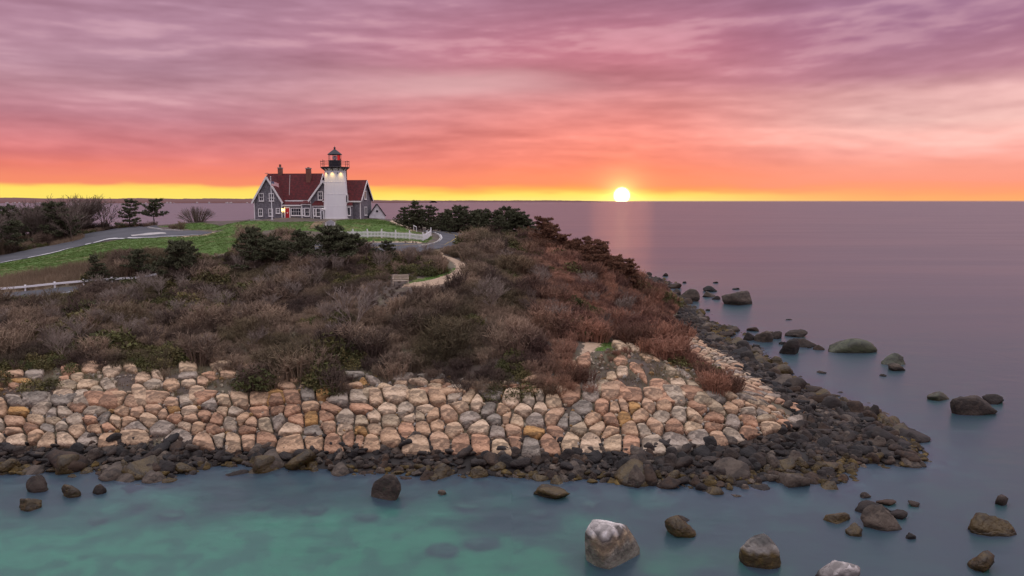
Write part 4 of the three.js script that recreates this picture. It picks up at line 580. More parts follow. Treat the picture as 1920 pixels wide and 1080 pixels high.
{ // notice board on two posts
  const [x, z] = [[-28.43,-117.26]][0], t = thing('notice_board', 'pale grey sign board with a curved top on two white posts', 'sign', x, height(x, z), z, 0.1);
  const s = new THREE.Shape(); s.moveTo(-0.55, 0); s.lineTo(0.55, 0); s.lineTo(0.55, 1.0); s.quadraticCurveTo(0.3, 1.02, 0.22, 1.15); s.quadraticCurveTo(0, 1.25, -0.22, 1.15); s.quadraticCurveTo(-0.3, 1.02, -0.55, 1.0); s.closePath();
  part('board', new THREE.ExtrudeGeometry(s, { depth: 0.06, bevelEnabled: true, bevelSize: 0.03, bevelThickness: 0.02, bevelSegments: 2 }).translate(0, 0.75, 0), M(0.45, 0.45, 0.48, { map: mottled }), t);
  for (const q of [-0.68, 0.68]) part('post', new GB().box(q - 0.06, q + 0.06, -0.1, 1.6, -0.04, 0.08).geo(), mats.cabinet, t);
}
{ // stone steps from the lawn up to the house
  const t = thing('stone_steps', 'short flight of rough stone steps in the lawn below the house', 'steps'), pts = resample([[-31.93,-121.11],[-32.55,-124.89],[-33.06,-129]], 7);
  pts.forEach(([x, z], i) => part('step', new GB().box(x - 0.75, x + 0.75, height(x, z) - 0.3, height(x, z) + 0.1, z - 0.22, z + 0.22).geo(), stoneMats[[2, 10, 5][i % 3]], t));
}
{ // white picket fence
  const posts = [[-26.37,-114.42],[-24.31,-114.31],[-22.08,-114.17],[-19.88,-114.17],[-17.74,-114.06],[-15.58,-113.7],[-13.44,-112.76],[-13.15,-115.85],[-13.01,-120.01]], t = thing('picket_fence', 'white picket fence with scooped sections above the road', 'fence');
  const R = rng(5);
  posts.forEach(([x, z], i) => { const y = height(x, z); part('post', new GB().box(x - 0.075, x + 0.075, y - 0.2, y + 1.28, z - 0.075, z + 0.075).box(x - 0.1, x + 0.1, y + 1.28, y + 1.33, z - 0.1, z + 0.1).geo(), mats.cabinet, t); });
  for (let i = 0; i < posts.length - 1; i++) { const [ax, az] = posts[i], [bx, bz] = posts[i + 1], ay = height(ax, az), by = height(bx, bz), len = Math.hypot(bx - ax, bz - az), n = Math.max(3, Math.round(len / 0.21));
    for (const h of [0.32, 0.82]) part('rail', new GB().bar([ax, ay + h, az], [bx, by + h, bz], 0.045, 0.1).geo(), mats.cabinet, t);
    for (let k = 1; k < n; k++) { const u = k / n, x = lerp(ax, bx, u), z = lerp(az, bz, u), y = lerp(ay, by, u), top = 0.98 + 0.14 * (Math.abs(u - 0.5) * 2) ** 2 + (R() - 0.5) * 0.015, dx = (bx - ax) / len * 0.05, dz = (bz - az) / len * 0.05, ox = -(bz - az) / len * 0.045, oz = (bx - ax) / len * 0.045;
      const P = (s, h, d) => [x + dx * s + ox * d, y + h, z + dz * s + oz * d], g = new GB(); for (const [d, flip] of [[1.6, 0], [1.0, 1]]) { const q = [P(-1, 0.1, d), P(1, 0.1, d), P(1, top - 0.07, d), P(0, top, d), P(-1, top - 0.07, d)]; g.poly(flip ? q.reverse() : q); } for (const s of [-1, 1]) g.poly([P(s, 0.1, 1), P(s, 0.1, 1.6), P(s, top - 0.07, 1.6), P(s, top - 0.07, 1)]); g.poly([P(-1, top - 0.07, 1.6), P(0, top, 1.6), P(0, top, 1), P(-1, top - 0.07, 1)]).poly([P(0, top, 1.6), P(1, top - 0.07, 1.6), P(1, top - 0.07, 1), P(0, top, 1)]);
      part('picket', g.geo(), mats.cabinet, t); } }
}
function railing(name, pts, label, { postEvery = 3, h = [0.62], w = 0.18, t = 0.09, top = 0.8, mat = mats.cabinet, post = 0.16 }) {
  const o = thing(name, label, 'guard rail'), L = [0]; for (let i = 1; i < pts.length; i++) L.push(L[i - 1] + Math.hypot(pts[i][0] - pts[i - 1][0], pts[i][1] - pts[i - 1][1])); const n = Math.round(L[L.length - 1] / postEvery), c = resample(pts, n);
  c.forEach(([x, z]) => { const y = height(x, z); part('post', new GB().box(x - post / 2, x + post / 2, y - 0.3, y + top, z - post / 2 - 0.1, z + post / 2 - 0.1).geo(), mat, o); });
  for (let i = 0; i < n; i++) for (const q of h) part('rail', new GB().bar([c[i][0], height(...c[i]) + q, c[i][1] + 0.03], [c[i + 1][0], height(...c[i + 1]) + q, c[i + 1][1] + 0.03], t, w).geo(), mat, o);
}
railing('guard_rail', [[-66.36,-89.48],[-63.7,-92.2],[-60.62,-93.64],[-57.86,-94.66],[-55.69,-95.63],[-53.49,-96.66],[-51.47,-98.13],[-46.75,-100.2]], 'white post and rail guard fence beside the narrow lower road', { postEvery: 3.2, h: [0.55], w: 0.24, t: 0.1 });
railing('guard_rail', [[-14.58,-134.56],[-12.46,-145.75],[-9.89,-146.01],[-7.61,-140.37]], 'brown timber guard rail behind the road bend', { postEvery: 2.2, mat: mats.greyWood, top: 0.7, h: [0.55] });
railing('hand_rail', [[-17.62,-128.85],[-16.61,-125.35],[-15.65,-122.64]], 'white handrail running down the side of the lawn', { postEvery: 2.5, h: [0.8], w: 0.08, t: 0.08, top: 0.85, post: 0.08 });
{ // low boundary posts at the road edge below the fence
  for (const px of [[-22.56,-109.68],[-20.29,-109.28],[-18.94,-108.73],[-15.45,-108.17],[-14.38,-108.27]]) { const [x, z] = px, m = part(numbered('boundary_post'), new GB().tube([0, -0.2, 0], [0, 0.38, 0], 0.11, 0.1, 8).tube([0, 0.38, 0], [0, 0.42, 0], 0.1, 0.02, 8).geo(), mats.greyWood, scene); m.position.set(x, height(x, z), z); tag(m, 'short brown timber post at the road edge below the picket fence', 'post', 'timber posts at the road edge'); }
}
{ // bench
  const [x, z] = [[-11.64,-77.67]][0], t = thing('garden_bench', 'weathered pale wooden slatted bench beside the sandy path', 'bench', x, height(x, z) + 0.03, z, 0.12), w = 0.78, m = mats.wood;
  for (const s of [-1, 1]) { part('leg', new GB().box(s * w - 0.04, s * w + 0.04, -0.1, 0.64, 0.42, 0.5).geo(), m, t); part('leg', new GB().bar([s * w, -0.1, 0], [s * w, 1.0, -0.1], 0.08, 0.07).geo(), m, t); part('armrest', new GB().box(s * w - 0.05, s * w + 0.05, 0.64, 0.68, -0.06, 0.54).geo(), m, t); }
  const back = part('backrest', new GB().bar([-w, 0.97, -0.095], [w, 0.97, -0.095], 0.05, 0.1).bar([-w, 0.56, -0.055], [w, 0.56, -0.055], 0.045, 0.07).geo(), m, t);
  for (let k = 0; k < 13; k++) { const q = -w + (k + 1) * 2 * w / 14; part('slat', new GB().bar([q, 0.59, -0.06], [q, 0.93, -0.09], 0.06, 0.025, [0, 0, 1]).geo(), m, back); }
  const seat = part('seat', new GB().box(-w, w, 0.36, 0.42, 0.4, 0.44).box(-w, w, 0.36, 0.42, 0.0, 0.04).geo(), m, t); for (let k = 0; k < 5; k++) part('slat', new GB().box(-w - 0.02, w + 0.02, 0.422, 0.447, 0.01 + k * 0.092, 0.085 + k * 0.092).geo(), m, seat);
}

// ---------- vegetation ----------
function pineGeo(seed, spread = 0.42, lean = 0.15, low = 0.22) { // unit height
  const R = rng(seed), trunk = new GB(), crown = new GB(), dir = R() * 6.28; let p = [0, -0.06, 0], r = 0.028; const spine = [];
  for (let k = 0; k <= 8; k++) { spine.push([p, r]); const q = [p[0] + Math.cos(dir) * lean * 0.1 + (R() - 0.5) * 0.05, p[1] + 0.125, p[2] + Math.sin(dir) * lean * 0.1 + (R() - 0.5) * 0.05]; if (k < 8) trunk.tube(p, q, r, r * 0.84, 7); p = q; r *= 0.84; }
  const tuft = (c, s) => { const n = 34; for (let i = 0; i < n; i++) { const v = new THREE.Vector3(R() - 0.5, R() - 0.32, R() - 0.5).normalize(), w = new THREE.Vector3(R() - 0.5, R() - 0.5, R() - 0.5).cross(v).normalize().multiplyScalar(s * 0.17), o = new THREE.Vector3(R() - 0.5, (R() - 0.5) * 0.6, R() - 0.5).multiplyScalar(s * 1.1), L = s * (0.5 + R() * 0.55), a = [c[0] + o.x, c[1] + o.y, c[2] + o.z];
    crown.tri([a[0] - w.x, a[1] - w.y, a[2] - w.z], [a[0] + w.x, a[1] + w.y, a[2] + w.z], [a[0] + v.x * L, a[1] + v.y * L, a[2] + v.z * L]); } };
  const limbs = 25 + Math.floor(R() * 8);
  for (let i = 0; i < limbs; i++) {
    const f = low + (1 - low) * (i + R() * 0.6) / limbs, k = Math.min(7, Math.floor(f * 8)), [b] = spine[k], a = i * 2.4 + R() * 1.2, reach = spread * (1.15 - f) ** 0.75 * (0.35 + R() * 1.05) + 0.05, rise = (R() * 0.35 - 0.02) * reach + 0.02;
    const mid = [b[0] + Math.cos(a) * reach * 0.5, b[1] + rise * 0.3, b[2] + Math.sin(a) * reach * 0.5], tip = [b[0] + Math.cos(a) * reach, b[1] + rise, b[2] + Math.sin(a) * reach];
    trunk.tube(b, mid, 0.011, 0.007, 4).tube(mid, tip, 0.007, 0.003, 4);
    for (let q = 0; q < 6; q++) { const u = 0.3 + q * 0.14, s = 0.042 + R() * 0.042; tuft([lerp(b[0], tip[0], u) + (R() - 0.5) * 0.1, lerp(b[1], tip[1], u) + R() * 0.04, lerp(b[2], tip[2], u) + (R() - 0.5) * 0.1], s); }
  }
  const [top] = spine[8]; for (let q = 0; q < 5; q++) tuft([top[0] + (R() - 0.5) * 0.06, top[1] - q * 0.025, top[2] + (R() - 0.5) * 0.06], 0.045);
  return [trunk.geo(), crown.geo()];
}
function bareGeo(seed, wide = 0.5, thick = 0.02) { // leafless tree of unit height
  const R = rng(seed), trunk = new GB(), twigs = new GB();
  function grow(p, d, len, r, lev) {
    const n = lev < 2 ? 3 : 2; let q = p; for (let i = 0; i < n; i++) { const v = [d[0] + (R() - 0.5) * 0.35, d[1] + (R() - 0.5) * 0.2, d[2] + (R() - 0.5) * 0.35], l = Math.hypot(...v), e = [q[0] + v[0] / l * len / n, q[1] + v[1] / l * len / n, q[2] + v[2] / l * len / n]; (lev < 2 ? trunk : twigs).tube(q, e, Math.max(r, 0.0042), Math.max(r * 0.8, 0.003), lev < 2 ? 5 : 3); q = e; r *= 0.8; d = v.map((t) => t / l);
      if (lev < 4) { const k = lev === 0 ? (i > 0 ? 2 : 1) : 1 + (R() < 0.6 ? 1 : 0); for (let b = 0; b < k; b++) { const a = R() * 6.283, s = wide * (0.7 + R() * 0.8); grow(q, [d[0] + Math.cos(a) * s, d[1] * 0.8 + 0.25, d[2] + Math.sin(a) * s], len * (0.55 + R() * 0.2), r * 0.72, lev + 1); } } }
  }
  for (let k = 0; k < 2; k++) grow([(R() - 0.5) * 0.06, -0.04, (R() - 0.5) * 0.06], [(R() - 0.5) * 0.5, 1, (R() - 0.5) * 0.5], 0.52, thick, 0);
  const g = [trunk.geo(), twigs.geo()]; let top = 0; for (const q of g) { q.computeBoundingBox(); top = Math.max(top, q.boundingBox.max.y); } for (const q of g) q.scale(1 / top, 1 / top, 1 / top); return g;
}
const stemmed = Array.from({ length: 3 }, (_, i) => pineGeo(1200 + i * 5, [0.4, 0.34, 0.44][i], 0.5, [0.44, 0.5, 0.4][i]));
const pines = Array.from({ length: 6 }, (_, i) => pineGeo(900 + i * 7, [0.42, 0.48, 0.34, 0.52, 0.46, 0.4][i], 0.3, [0.2, 0.24, 0.12, 0.38, 0.18, 0.26][i])), bares = Array.from({ length: 6 }, (_, i) => bareGeo(950 + i * 11, 0.55, 0.018));
const protoPine = new Map(), protoBare = new Map();
function pine(x, z, h, k, label, group, mat = mats.needles, kinds = pines, wood = mats.bark) {
  const t = thing('pine_tree', label, 'tree', x, height(x, z), z, (x * 3.7 + z * 1.3) % 6.28, group); t.scale.setScalar(h); const [a, b] = kinds[k % kinds.length]; part('trunk', a, wood, t); part('crown', b, mat, t); return t;
}
function bare(x, z, h, k, label, group, wood = mats.paleBark, tw = mats.twig) { const t = thing('bare_tree', label, 'tree', x, height(x, z), z, (x * 2.9 + z * 1.7) % 6.28, group); t.scale.setScalar(h); const [a, b] = bares[k % 6]; part('trunk', a, wood, t); part('crown', b, tw, t); return t; }
[[-34.18,-94.41,4.73],[-32.14,-93.38,4.48],[-30.4,-93.19,3.54],[-23.87,-88.71,4.76],[-22.64,-88.69,5.08],[-25.27,-90.33,4.01],[-31.31,-93.28,4.01],[-21.41,-87.27,4.44],[-29.21,-92.59,3.38],[-20.68,-86.3,5.19],[-19.74,-86.85,4.11],[-28.61,-92.81,2.99],[-26.21,-91.4,3.28]].forEach(([x, z, h], i) => pine(x, z, h * 1.12, i, 'dark wind shaped pine in the thicket below the house lawn', 'pines below the house lawn', mats.needles, i % 4 === 1 ? pines : stemmed, mats.paleBark));
[[-53.54,-96.76,3.76],[-49.44,-99.03,4.27],[-42.35,-92.07,5.42],[-40.79,-92.01,4.76],[-40.95,-95.13,3.41]].forEach(([x, z, h], i) => pine(x, z, h * 1.08, i + 2, 'dark scrubby pine standing by the white guard rail', 'pines by the guard rail'));
[[-14.37,-88.38,3.16]].forEach(([x, z, h]) => pine(x, z, h, 3, 'small open crowned pine standing before the road'));
[[-16.3,-88.17,2.09]].forEach(([x, z, h]) => pine(x, z, h, 2, 'tiny dark pine beside the small open crowned one'));
[[-81.42,-159.17,6.36]].forEach(([x, z, h]) => pine(x, z, h, 0, 'tall dense pine at the edge of the parking apron'));
[[-71.92,-150.49,5.69]].forEach(([x, z, h]) => pine(x, z, h, 3, 'lone spreading pine with a clear trunk behind the parking apron'));
[[-98.3,-146.36,9.86],[-101.81,-144.59,10.67],[-93.73,-145.01,8.74],[-107.1,-146.86,10.42],[-89.84,-143.79,7.65],[-86.83,-146.23,5.81],[-88.94,-130.62,6.97]].forEach(([x, z, h], i) => pine(x, z, h * 0.88, i + 1, 'dark pine rising from the leafless wood beside the drive', 'pines in the wood beside the drive'));
[[-86.56,-130.14,6.85],[-85.66,-133.15,7.19],[-82.82,-133.99,7.23],[-82.87,-137.31,7.21],[-82.85,-140.68,7.18],[-83,-144.5,6.96],[-83.74,-149.58,6.78],[-82.54,-151.33,6.32],[-80.78,-152.12,5.92],[-80.86,-155.02,5.05],[-79.9,-126.22,6.38],[-78.72,-128.78,6.23],[-89.71,-127.93,7.65],[-91.04,-125.94,7.89],[-80.21,-136.98,5.94],[-81.15,-143.05,5.68],[-86.3,-125.61,6.89]].filter(([x, z]) => !roadRings.some((p) => near(p, x, z, 1.2))).forEach(([x, z, h], i) => bare(x, z, h, i, 'leafless grey tree in the wood beside the drive', 'leafless wood beside the drive', mats.bark, mats.twig));
[[-15.85,-126.34,4.92],[-14.57,-127.72,4.07],[-17.41,-127.28,3.34],[-19.76,-129.09,1.83],[-13.08,-141.15,3.9],[-11.23,-143.24,4.57],[-9.01,-143.67,4.89],[-6.68,-144.1,4.29],[-5.01,-146.5,4.57],[-3.15,-147.03,4.38],[-1.06,-148.96,5.49],[0.87,-151.98,5.66],[2.66,-149.31,5.04],[-13.53,-135.54,3.17],[-12.15,-139.72,3.57],[-9.88,-141.45,4.01],[-7.74,-142.84,3.85],[-5.75,-144.09,4.09],[-3.95,-145.58,4.03],[-2.09,-146.3,4.67],[0,-150.95,4.71],[-16.48,-125.7,3.03],[-15.2,-126.98,3.42],[-13.82,-129.21,3.48],[-18.14,-126.09,2.15],[1.93,-150.24,5.28],[4.03,-148.62,5.07],[-11.05,-134.78,3.16],[-6.98,-139.86,3.58],[-3.04,-141.82,3.83],[5.17,-144.78,4.58],[5.99,-144.65,3.97]].forEach(([x, z, h], i) => pine(x, z, h * (i ? 1.12 : 1.05), [2, 0, 4, 1, 5, 0, 3, 4, 1, 2, 0, 3, 5, 4][i % 14], i ? 'dark cedar in the dense belt behind the road bend' : 'tallest pointed cedar behind the road bend', i ? 'cedars behind the road bend' : undefined));
[[6.75,-134.8,5.18],[8.35,-132.71,4.55],[9.95,-131.08,3.56],[11.76,-126.19,4.34],[13.19,-122.6,4.4],[14.43,-118.27,4.25],[16.3,-120.7,3.47],[17.12,-116.2,3.69],[18.35,-115.93,3.18],[19.36,-115.97,2.93],[7.58,-132.53,3.97],[10.95,-129.61,3.53],[12.5,-124.54,4.2],[13.61,-118.56,4.09],[15.31,-118.43,3.75],[16.7,-117.4,3.64],[17.6,-115.41,3.41],[11.5,-114.44,3.45],[13.26,-111.93,3.54],[15.25,-111.66,3.22],[9.06,-126.49,2.99]].forEach(([x, z, h], i) => pine(x, z, h * 1.22, i + 3, 'russet brown cedar on the seaward shoulder of the hill', 'cedars on the seaward shoulder', mats.needlesDry));
[[-40.38,-68.73,2.77],[-14.83,-68.27,4.48],[-15.37,-65.36,2.21],[-33.89,-92.99,2.8],[-41.11,-86.47,2.82],[-37.45,-85.93,2.49],[-43.22,-86.97,3.02],[-24.85,-88.79,2.87],[-21.92,-86.01,3.09],[-20.14,-85.02,2.75],[-32.79,-80.44,2.92],[-43.92,-80.02,2.91],[-43.71,-83.59,2.73],[-30.24,-77.55,2.54],[-27.21,-82.11,2.67],[-23.55,-78.72,2.85],[-14.06,-75.07,1.9],[-34.9,-76.65,2.23],[-49.06,-78.03,2.27],[-41.45,-73.41,2.15],[-35.7,-69.35,2.54],[-25.25,-71.19,2.34]].forEach(([x, z, h], i) => bare(x, z, h * 1.05, i, 'pale stemmed bare sapling rising from the hillside brush', 'bare saplings in the brush', mats.paleBark, M(0.26, 0.21, 0.17)));
{ // the rest of the wood beside the drive
  const R = rng(515), A = [[-93.47,-126.79],[-88.29,-128.55],[-86.97,-136.75],[-83.68,-141.23],[-81.46,-150.33]], B = [[-150, -150], [-128, -165], [-110, -170], [-96, -166], [-84, -160]];
  for (let k = 0; k < 84; k++) { const u = R() * 3.999, i = Math.floor(u), t = u - i, v = 0.06 + R() * 0.9, x = lerp(lerp(A[i][0], A[i + 1][0], t), lerp(B[i][0], B[i + 1][0], t), v), z = lerp(lerp(A[i][1], A[i + 1][1], t), lerp(B[i][1], B[i + 1][1], t), v); if (roadRings.some((p) => near(p, x, z, 1.5))) continue;
    if (k % 9 === 4) pine(x, z, 6 + R() * 2, k, 'dark pine rising from the leafless wood beside the drive', 'pines in the wood beside the drive'); else bare(x, z, 6 + R() * 3, k, 'leafless grey tree in the wood beside the drive', 'leafless wood beside the drive', mats.bark, mats.twig); }
}
{ // more saplings scattered through the scrub
  const R = rng(818), pale = M(0.24, 0.19, 0.15), dark = M(0.12, 0.085, 0.065); let made = 0;
  for (let k = 0; k < 600 && made < 64; k++) { const x = -58 + R() * 74, z = -63 - R() * 34, e = height(x, z); if (e < 4.6 || Math.abs(x) > -z * 0.7 || pathRings.some((p) => near(p, x, z, 1) || near(p, x, z - 3, 1.5)) || roadRings.some((p) => near(p, x, z, 2) || near(p, x, z - 4, 2)) || LAWN.some((p) => near(p, x, z, 1)) || (Math.abs(x + 11.7) < 3 && z > -84 && z < -68)) continue;
    made++; const d = k % 3 === 0; bare(x, z, 1.7 + R() * 1.5, k, d ? 'dark stemmed bare sapling rising from the hillside brush' : 'pale stemmed bare sapling rising from the hillside brush', d ? 'dark bare saplings in the brush' : 'bare saplings in the brush', d ? mats.bark : mats.paleBark, d ? dark : pale); }
}
{ // rounded leafless bush by the lawn
  const [x, z] = [[-63.19,-150.22]][0], g = new GB(), R = rng(31); for (let i = 0; i < 130; i++) { const a = R() * 6.28, f = Math.sqrt(R()), b = [Math.cos(a) * f * 1.6, 0, Math.sin(a) * f * 1.2], e = [Math.cos(a) * f * 4.1, 3.0 * Math.sqrt(1.05 - f * f) + 0.2, Math.sin(a) * f * 3], m = [lerp(b[0], e[0], 0.45), e[1] * 0.5, lerp(b[2], e[2], 0.45)]; g.tube(b, m, 0.035, 0.028, 3).tube(m, e, 0.028, 0.012, 3); for (let k = 0; k < 3; k++) g.tube(m, [e[0] + (R() - 0.5) * 0.9, e[1] * (0.75 + R() * 0.3), e[2] + (R() - 0.5) * 0.9], 0.02, 0.01, 3); }
  const t = thing('bare_bush', 'wide rounded leafless bush on the lawn against the water', 'bush', x, height(x, z), z); part('branches', g.geo(), mats.twig, t);
}
// brush: many-stemmed leafless shrubs and low evergreen ones
function brushGeo(seed, fan, stems, fat) {
  const R = rng(seed), g = new GB(); for (let i = 0; i < stems; i++) { const a = R() * 6.283, f = R() ** 0.6 * fan; const b = [Math.cos(a) * f * 0.45, -0.1, Math.sin(a) * f * 0.45], hgt = 0.55 + R() * 0.45, e = [Math.cos(a) * f, hgt, Math.sin(a) * f], m = [lerp(b[0], e[0], 0.4), hgt * 0.5, lerp(b[2], e[2], 0.4)];
    g.tube(b, m, fat, fat * 0.8, 3).tube(m, e, fat * 0.8, fat * 0.35, 3); for (let k = 0; k < 4; k++) { const u = 0.1 + R() * 0.8, p = [lerp(m[0], e[0], u), lerp(m[1], e[1], u), lerp(m[2], e[2], u)]; g.tube(p, [p[0] + (R() - 0.5) * 0.5, p[1] + R() * 0.28, p[2] + (R() - 0.5) * 0.5], fat * 0.6, fat * 0.25, 3); } } return g.geo();
}
function leafyGeo(seed) { const R = rng(seed), g = new GB(); for (let i = 0; i < 420; i++) { const a = R() * 6.283, v = Math.acos(R()), r = 0.55 + R() * 0.45, c = [Math.sin(v) * Math.cos(a) * r * 0.85, Math.cos(v) * r * 0.8, Math.sin(v) * Math.sin(a) * r * 0.85], s = 0.07 + R() * 0.05, d = new THREE.Vector3(R() - 0.5, R() - 0.3, R() - 0.5).normalize().multiplyScalar(s * 1.5), w = new THREE.Vector3(R() - 0.5, R() - 0.5, R() - 0.5).normalize().multiplyScalar(s * 0.7);
  g.tri([c[0] - w.x, c[1] - w.y, c[2] - w.z], [c[0] + w.x, c[1] + w.y, c[2] + w.z], [c[0] + d.x, c[1] + d.y, c[2] + d.z]); } return g.geo(); }
{
  const R = rng(4242), kinds = [brushGeo(1, 0.75, 34, 0.022), brushGeo(2, 0.9, 38, 0.02), brushGeo(3, 0.6, 30, 0.024), leafyGeo(4), leafyGeo(5)], lists = kinds.map(() => []);
  const brushEdge = [...bankTop];
  for (let k = 0; k < 60000; k++) {
    const x = -128 + R() * 168, z = -57 - R() * 128, e = height(x, z); if (e < (z < -92 ? 1.5 : 3.2)) continue;
    if (Math.abs(x) > -z * 0.72 + 6) continue;
    let i = 0, bz = -58, best = 1e9; for (const [qx, qz] of brushEdge) { const d = Math.abs(qx - x); if (d < best) { best = d; bz = qz; } } if (x < 16 && z > bz + 0.2 + (vnoise(x * 0.5, 3) - 0.45) * 2.4) { if (!(x > -2 && x < 6.4 && z < -58.6 + Math.abs(x - 2) * 0.15) && (z > bz + 3 || vnoise(x * 0.35 + 8, z * 0.5) < 0.66)) continue; }
    if (roadRings.some((p) => near(p, x, z, 1.3)) || pathRings.some((p) => near(p, x, z, 0.9)) || LAWN.some((p) => near(p, x, z, 0.4)) || SANDY.some((p) => near(p, x, z, 0.5)) || STRAW.some((p) => inside(p, x, z))) continue;
    if (z < -112 && x > -58 && x < -13) continue; if (x < -55 && z < -143 && x > -78) continue;
    // keep the path and the bench in sight: nothing tall right before them
    let s = 0.6 + R() * 0.7; const clump = fbm(x * 0.16 + 9, z * 0.16, 3), stand = vnoise(x * 0.33 + 4, z * 0.33 + 7); s *= 0.55 + clump * 0.6 + smooth(0.6, 0.82, stand) * 1.15;
    if (pathRings.some((p) => near(p, x, z - 2.4, 0.8)) || roadRings.some((p) => near(p, x, z - 3, 1)) || (Math.abs(x + 11.7) < 2 && z > -83 && z < -72)) s *= 0.38;
    if (LAWN.some((p) => near(p, x, z - 2, 0.5))) s *= 0.6;
    const olive = smooth(-14, -30, x) * smooth(-90, -70, z) * smooth(-62, -66, z) * 0.07 - smooth(-65, -61, z) * 0.06 + Math.exp(-(((x + 13) / 9) ** 2) - (((z + 84) / 7) ** 2)) * 0.12, green = fbm(x * 0.13 + 50, z * 0.17 + 20, 3) + olive, right = smooth(-2, 8, x), kind = green > 0.57 + right * 0.08 && R() < 0.7 ? 3 + (R() < 0.5 ? 1 : 0) : Math.floor(R() * 3);
    lists[kind].push([x, z, e, s, R(), right, clump]);
  }
  console.log('brush', lists.map((l) => l.length));
  const col = new THREE.Color();
  lists.forEach((list, k) => {
    const im = new THREE.InstancedMesh(kinds[k], M(1, 1, 1, { side: THREE.DoubleSide, roughness: 0.95 }), list.length); im.name = numbered(k < 3 ? 'hillside_brush' : 'evergreen_ground_cover'); im.userData = { kind: 'stuff', label: k < 3 ? 'tangled leafless brown brush covering the hillside' : 'low olive evergreen scrub among the hillside brush', category: 'brush' };
    list.forEach(([x, z, e, s, r, right, clump], i) => { im.setMatrixAt(i, M4(x, e, z, r * 6.283, (r - 0.5) * 0.2, 0, s));
      const q = 0.75 + ((r * 7.7) % 1) * 0.6; const hue = vnoise(x * 0.45 + 31, z * 0.45 + 3), tone = mixc([0.27, 0.195, 0.13], [0.085, 0.057, 0.042], smooth(0.25, 0.75, hue)); let c = k < 3 ? mixc(mixc(tone, [0.11, 0.09, 0.04], smooth(0.5, 0.7, clump) * 0.7), mixc([0.38, 0.165, 0.1], [0.15, 0.06, 0.04], smooth(0.3, 0.7, hue)), right * 0.66) : mixc([0.07, 0.08, 0.022], [0.11, 0.088, 0.03], r); im.setColorAt(i, col.setRGB(c[0] * q, c[1] * q, c[2] * q)); });
    im.castShadow = im.receiveShadow = true; scene.add(im);
  });
}
{ // turf and dry grass
  const R = rng(99), blade = (n, h, spread) => { const g = new GB(); for (let i = 0; i < n; i++) { const a = R() * 6.283, b = [(R() - 0.5) * spread, -0.02, (R() - 0.5) * spread], w = [Math.cos(a) * 0.012, 0, Math.sin(a) * 0.012], t = [b[0] + (R() - 0.5) * h * 0.7, h * (0.6 + R() * 0.5), b[2] + (R() - 0.5) * h * 0.7]; g.tri([b[0] - w[0], b[1], b[2] - w[2]], [b[0] + w[0], b[1], b[2] + w[2]], t); } return g.geo(); };
  const scatter = (polys, geo, per, name, label, base, alt, size) => { const L = []; for (const p of polys) { const xs = p.map((q) => q[0]), zs = p.map((q) => q[1]), x0 = Math.min(...xs), x1 = Math.max(...xs), z0 = Math.min(...zs), z1 = Math.max(...zs), n = (x1 - x0) * (z1 - z0) * per; for (let k = 0; k < n; k++) { const x = lerp(x0, x1, R()), z = lerp(z0, z1, R()); if (inside(p, x, z) && !roadRings.some((q) => inside(q, x, z))) L.push([x, z]); } }
    const im = new THREE.InstancedMesh(geo, M(1, 1, 1, { side: THREE.DoubleSide }), L.length), col = new THREE.Color(); im.name = numbered(name); im.userData = { kind: 'stuff', label, category: 'grass' }; L.forEach(([x, z], i) => { const r = R(); im.setMatrixAt(i, M4(x, height(x, z), z, r * 6.28, 0, 0, size * (0.6 + R() * 0.8))); const c = mixc(base, alt, smooth(0.35, 0.7, fbm(x * 0.3, z * 0.3, 3)) * 0.7 + R() * 0.3); im.setColorAt(i, col.setRGB(...c)); }); im.receiveShadow = im.castShadow = true; scene.add(im); console.log(name, L.length); };
  scatter(LAWN, blade(14, 0.1, 0.4), 12, 'lawn_grass', 'short green lawn grass on the hilltop and along the drive', [0.068, 0.135, 0.014], [0.085, 0.13, 0.022], 1);
  scatter(STRAW, blade(22, 0.75, 0.6), 9, 'dry_grass', 'tall dry straw coloured grass below the drive', [0.26, 0.19, 0.12], [0.18, 0.13, 0.08], 1);
  scatter([[...wallCrest, ...[...bankTop].reverse()]], blade(20, 0.4, 0.5), 3.2, 'bank_grass', 'thin dry grass growing between the loose bank boulders', [0.14, 0.12, 0.05], [0.2, 0.14, 0.085], 1);
}

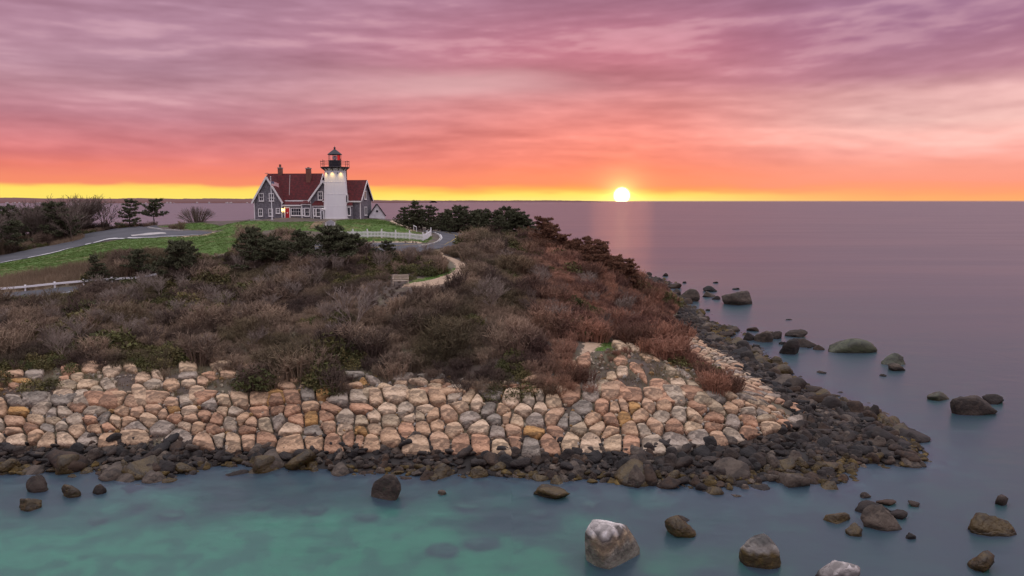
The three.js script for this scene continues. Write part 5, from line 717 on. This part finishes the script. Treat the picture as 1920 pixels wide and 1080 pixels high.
// ---------- far shore ----------
function farShore(name, pts, depth, label) { // pts: x, z, height
  const R = rng(8), pos = [], idx = []; const n = 420, c = []; for (let k = 0; k <= n; k++) { const u = k / n * (pts.length - 1), i = Math.min(pts.length - 2, Math.floor(u)), t = u - i; c.push([lerp(pts[i][0], pts[i + 1][0], t), lerp(pts[i][1], pts[i + 1][1], t), lerp(pts[i][2], pts[i + 1][2], t)]); }
  c.forEach(([x, z, h], k) => { const w = h * (0.75 + 0.5 * fbm(k * 0.06 + 3, 1.5, 4)) + (R() - 0.5) * h * 0.12; pos.push(x, -1, z, x, w * 0.45, z - depth * 0.04, x, w, z - depth * 0.3, x, w * 0.9, z - depth * 0.7, x, -1, z - depth); if (k < n) for (let j = 0; j < 4; j++) { const a = k * 5 + j; idx.push(a, a + 5, a + 1, a + 1, a + 5, a + 6); } });
  const g = new THREE.BufferGeometry(); g.setAttribute('position', new THREE.Float32BufferAttribute(pos, 3)); g.setIndex(idx); g.computeVertexNormals(); setting(name, g, M(0.11, 0.042, 0.034), label, 'hills');  // base colour reddened: the low sun's flare over the far land is painted in
}
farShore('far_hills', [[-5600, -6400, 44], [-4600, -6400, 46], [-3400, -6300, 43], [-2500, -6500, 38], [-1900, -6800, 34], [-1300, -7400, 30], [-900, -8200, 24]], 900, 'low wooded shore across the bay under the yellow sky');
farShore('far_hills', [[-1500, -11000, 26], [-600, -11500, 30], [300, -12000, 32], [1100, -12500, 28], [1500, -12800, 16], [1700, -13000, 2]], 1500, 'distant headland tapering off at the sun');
{ const R = rng(66), L = []; for (let k = 0; k < 90; k++) { const x = -5000 + R() * 3600; L.push([x, 0, -6340 - Math.max(0, x + 2800) * 0.3, R()]); } // pale houses dotted along the far water's edge
  const g = new GB().box(-9, 9, 0, 9, -6, 6).poly([[-9, 9, 6], [9, 9, 6], [9, 14, 0], [-9, 14, 0]]).poly([[9, 9, -6], [-9, 9, -6], [-9, 14, 0], [9, 14, 0]]).geo(), im = new THREE.InstancedMesh(g, M(0.4, 0.34, 0.32), L.length); im.name = 'far_village'; im.userData = { kind: 'stuff', label: 'pale specks of a village on the far shore', category: 'village' }; L.forEach(([x, y, z, r], i) => im.setMatrixAt(i, M4(x, y, z, r, 0, 0, 0.3 + r * 0.55))); scene.add(im); }

scene.traverse((o) => { if (o.isMesh) o.castShadow = o.receiveShadow = true; });
renderer.render(scene, camera);
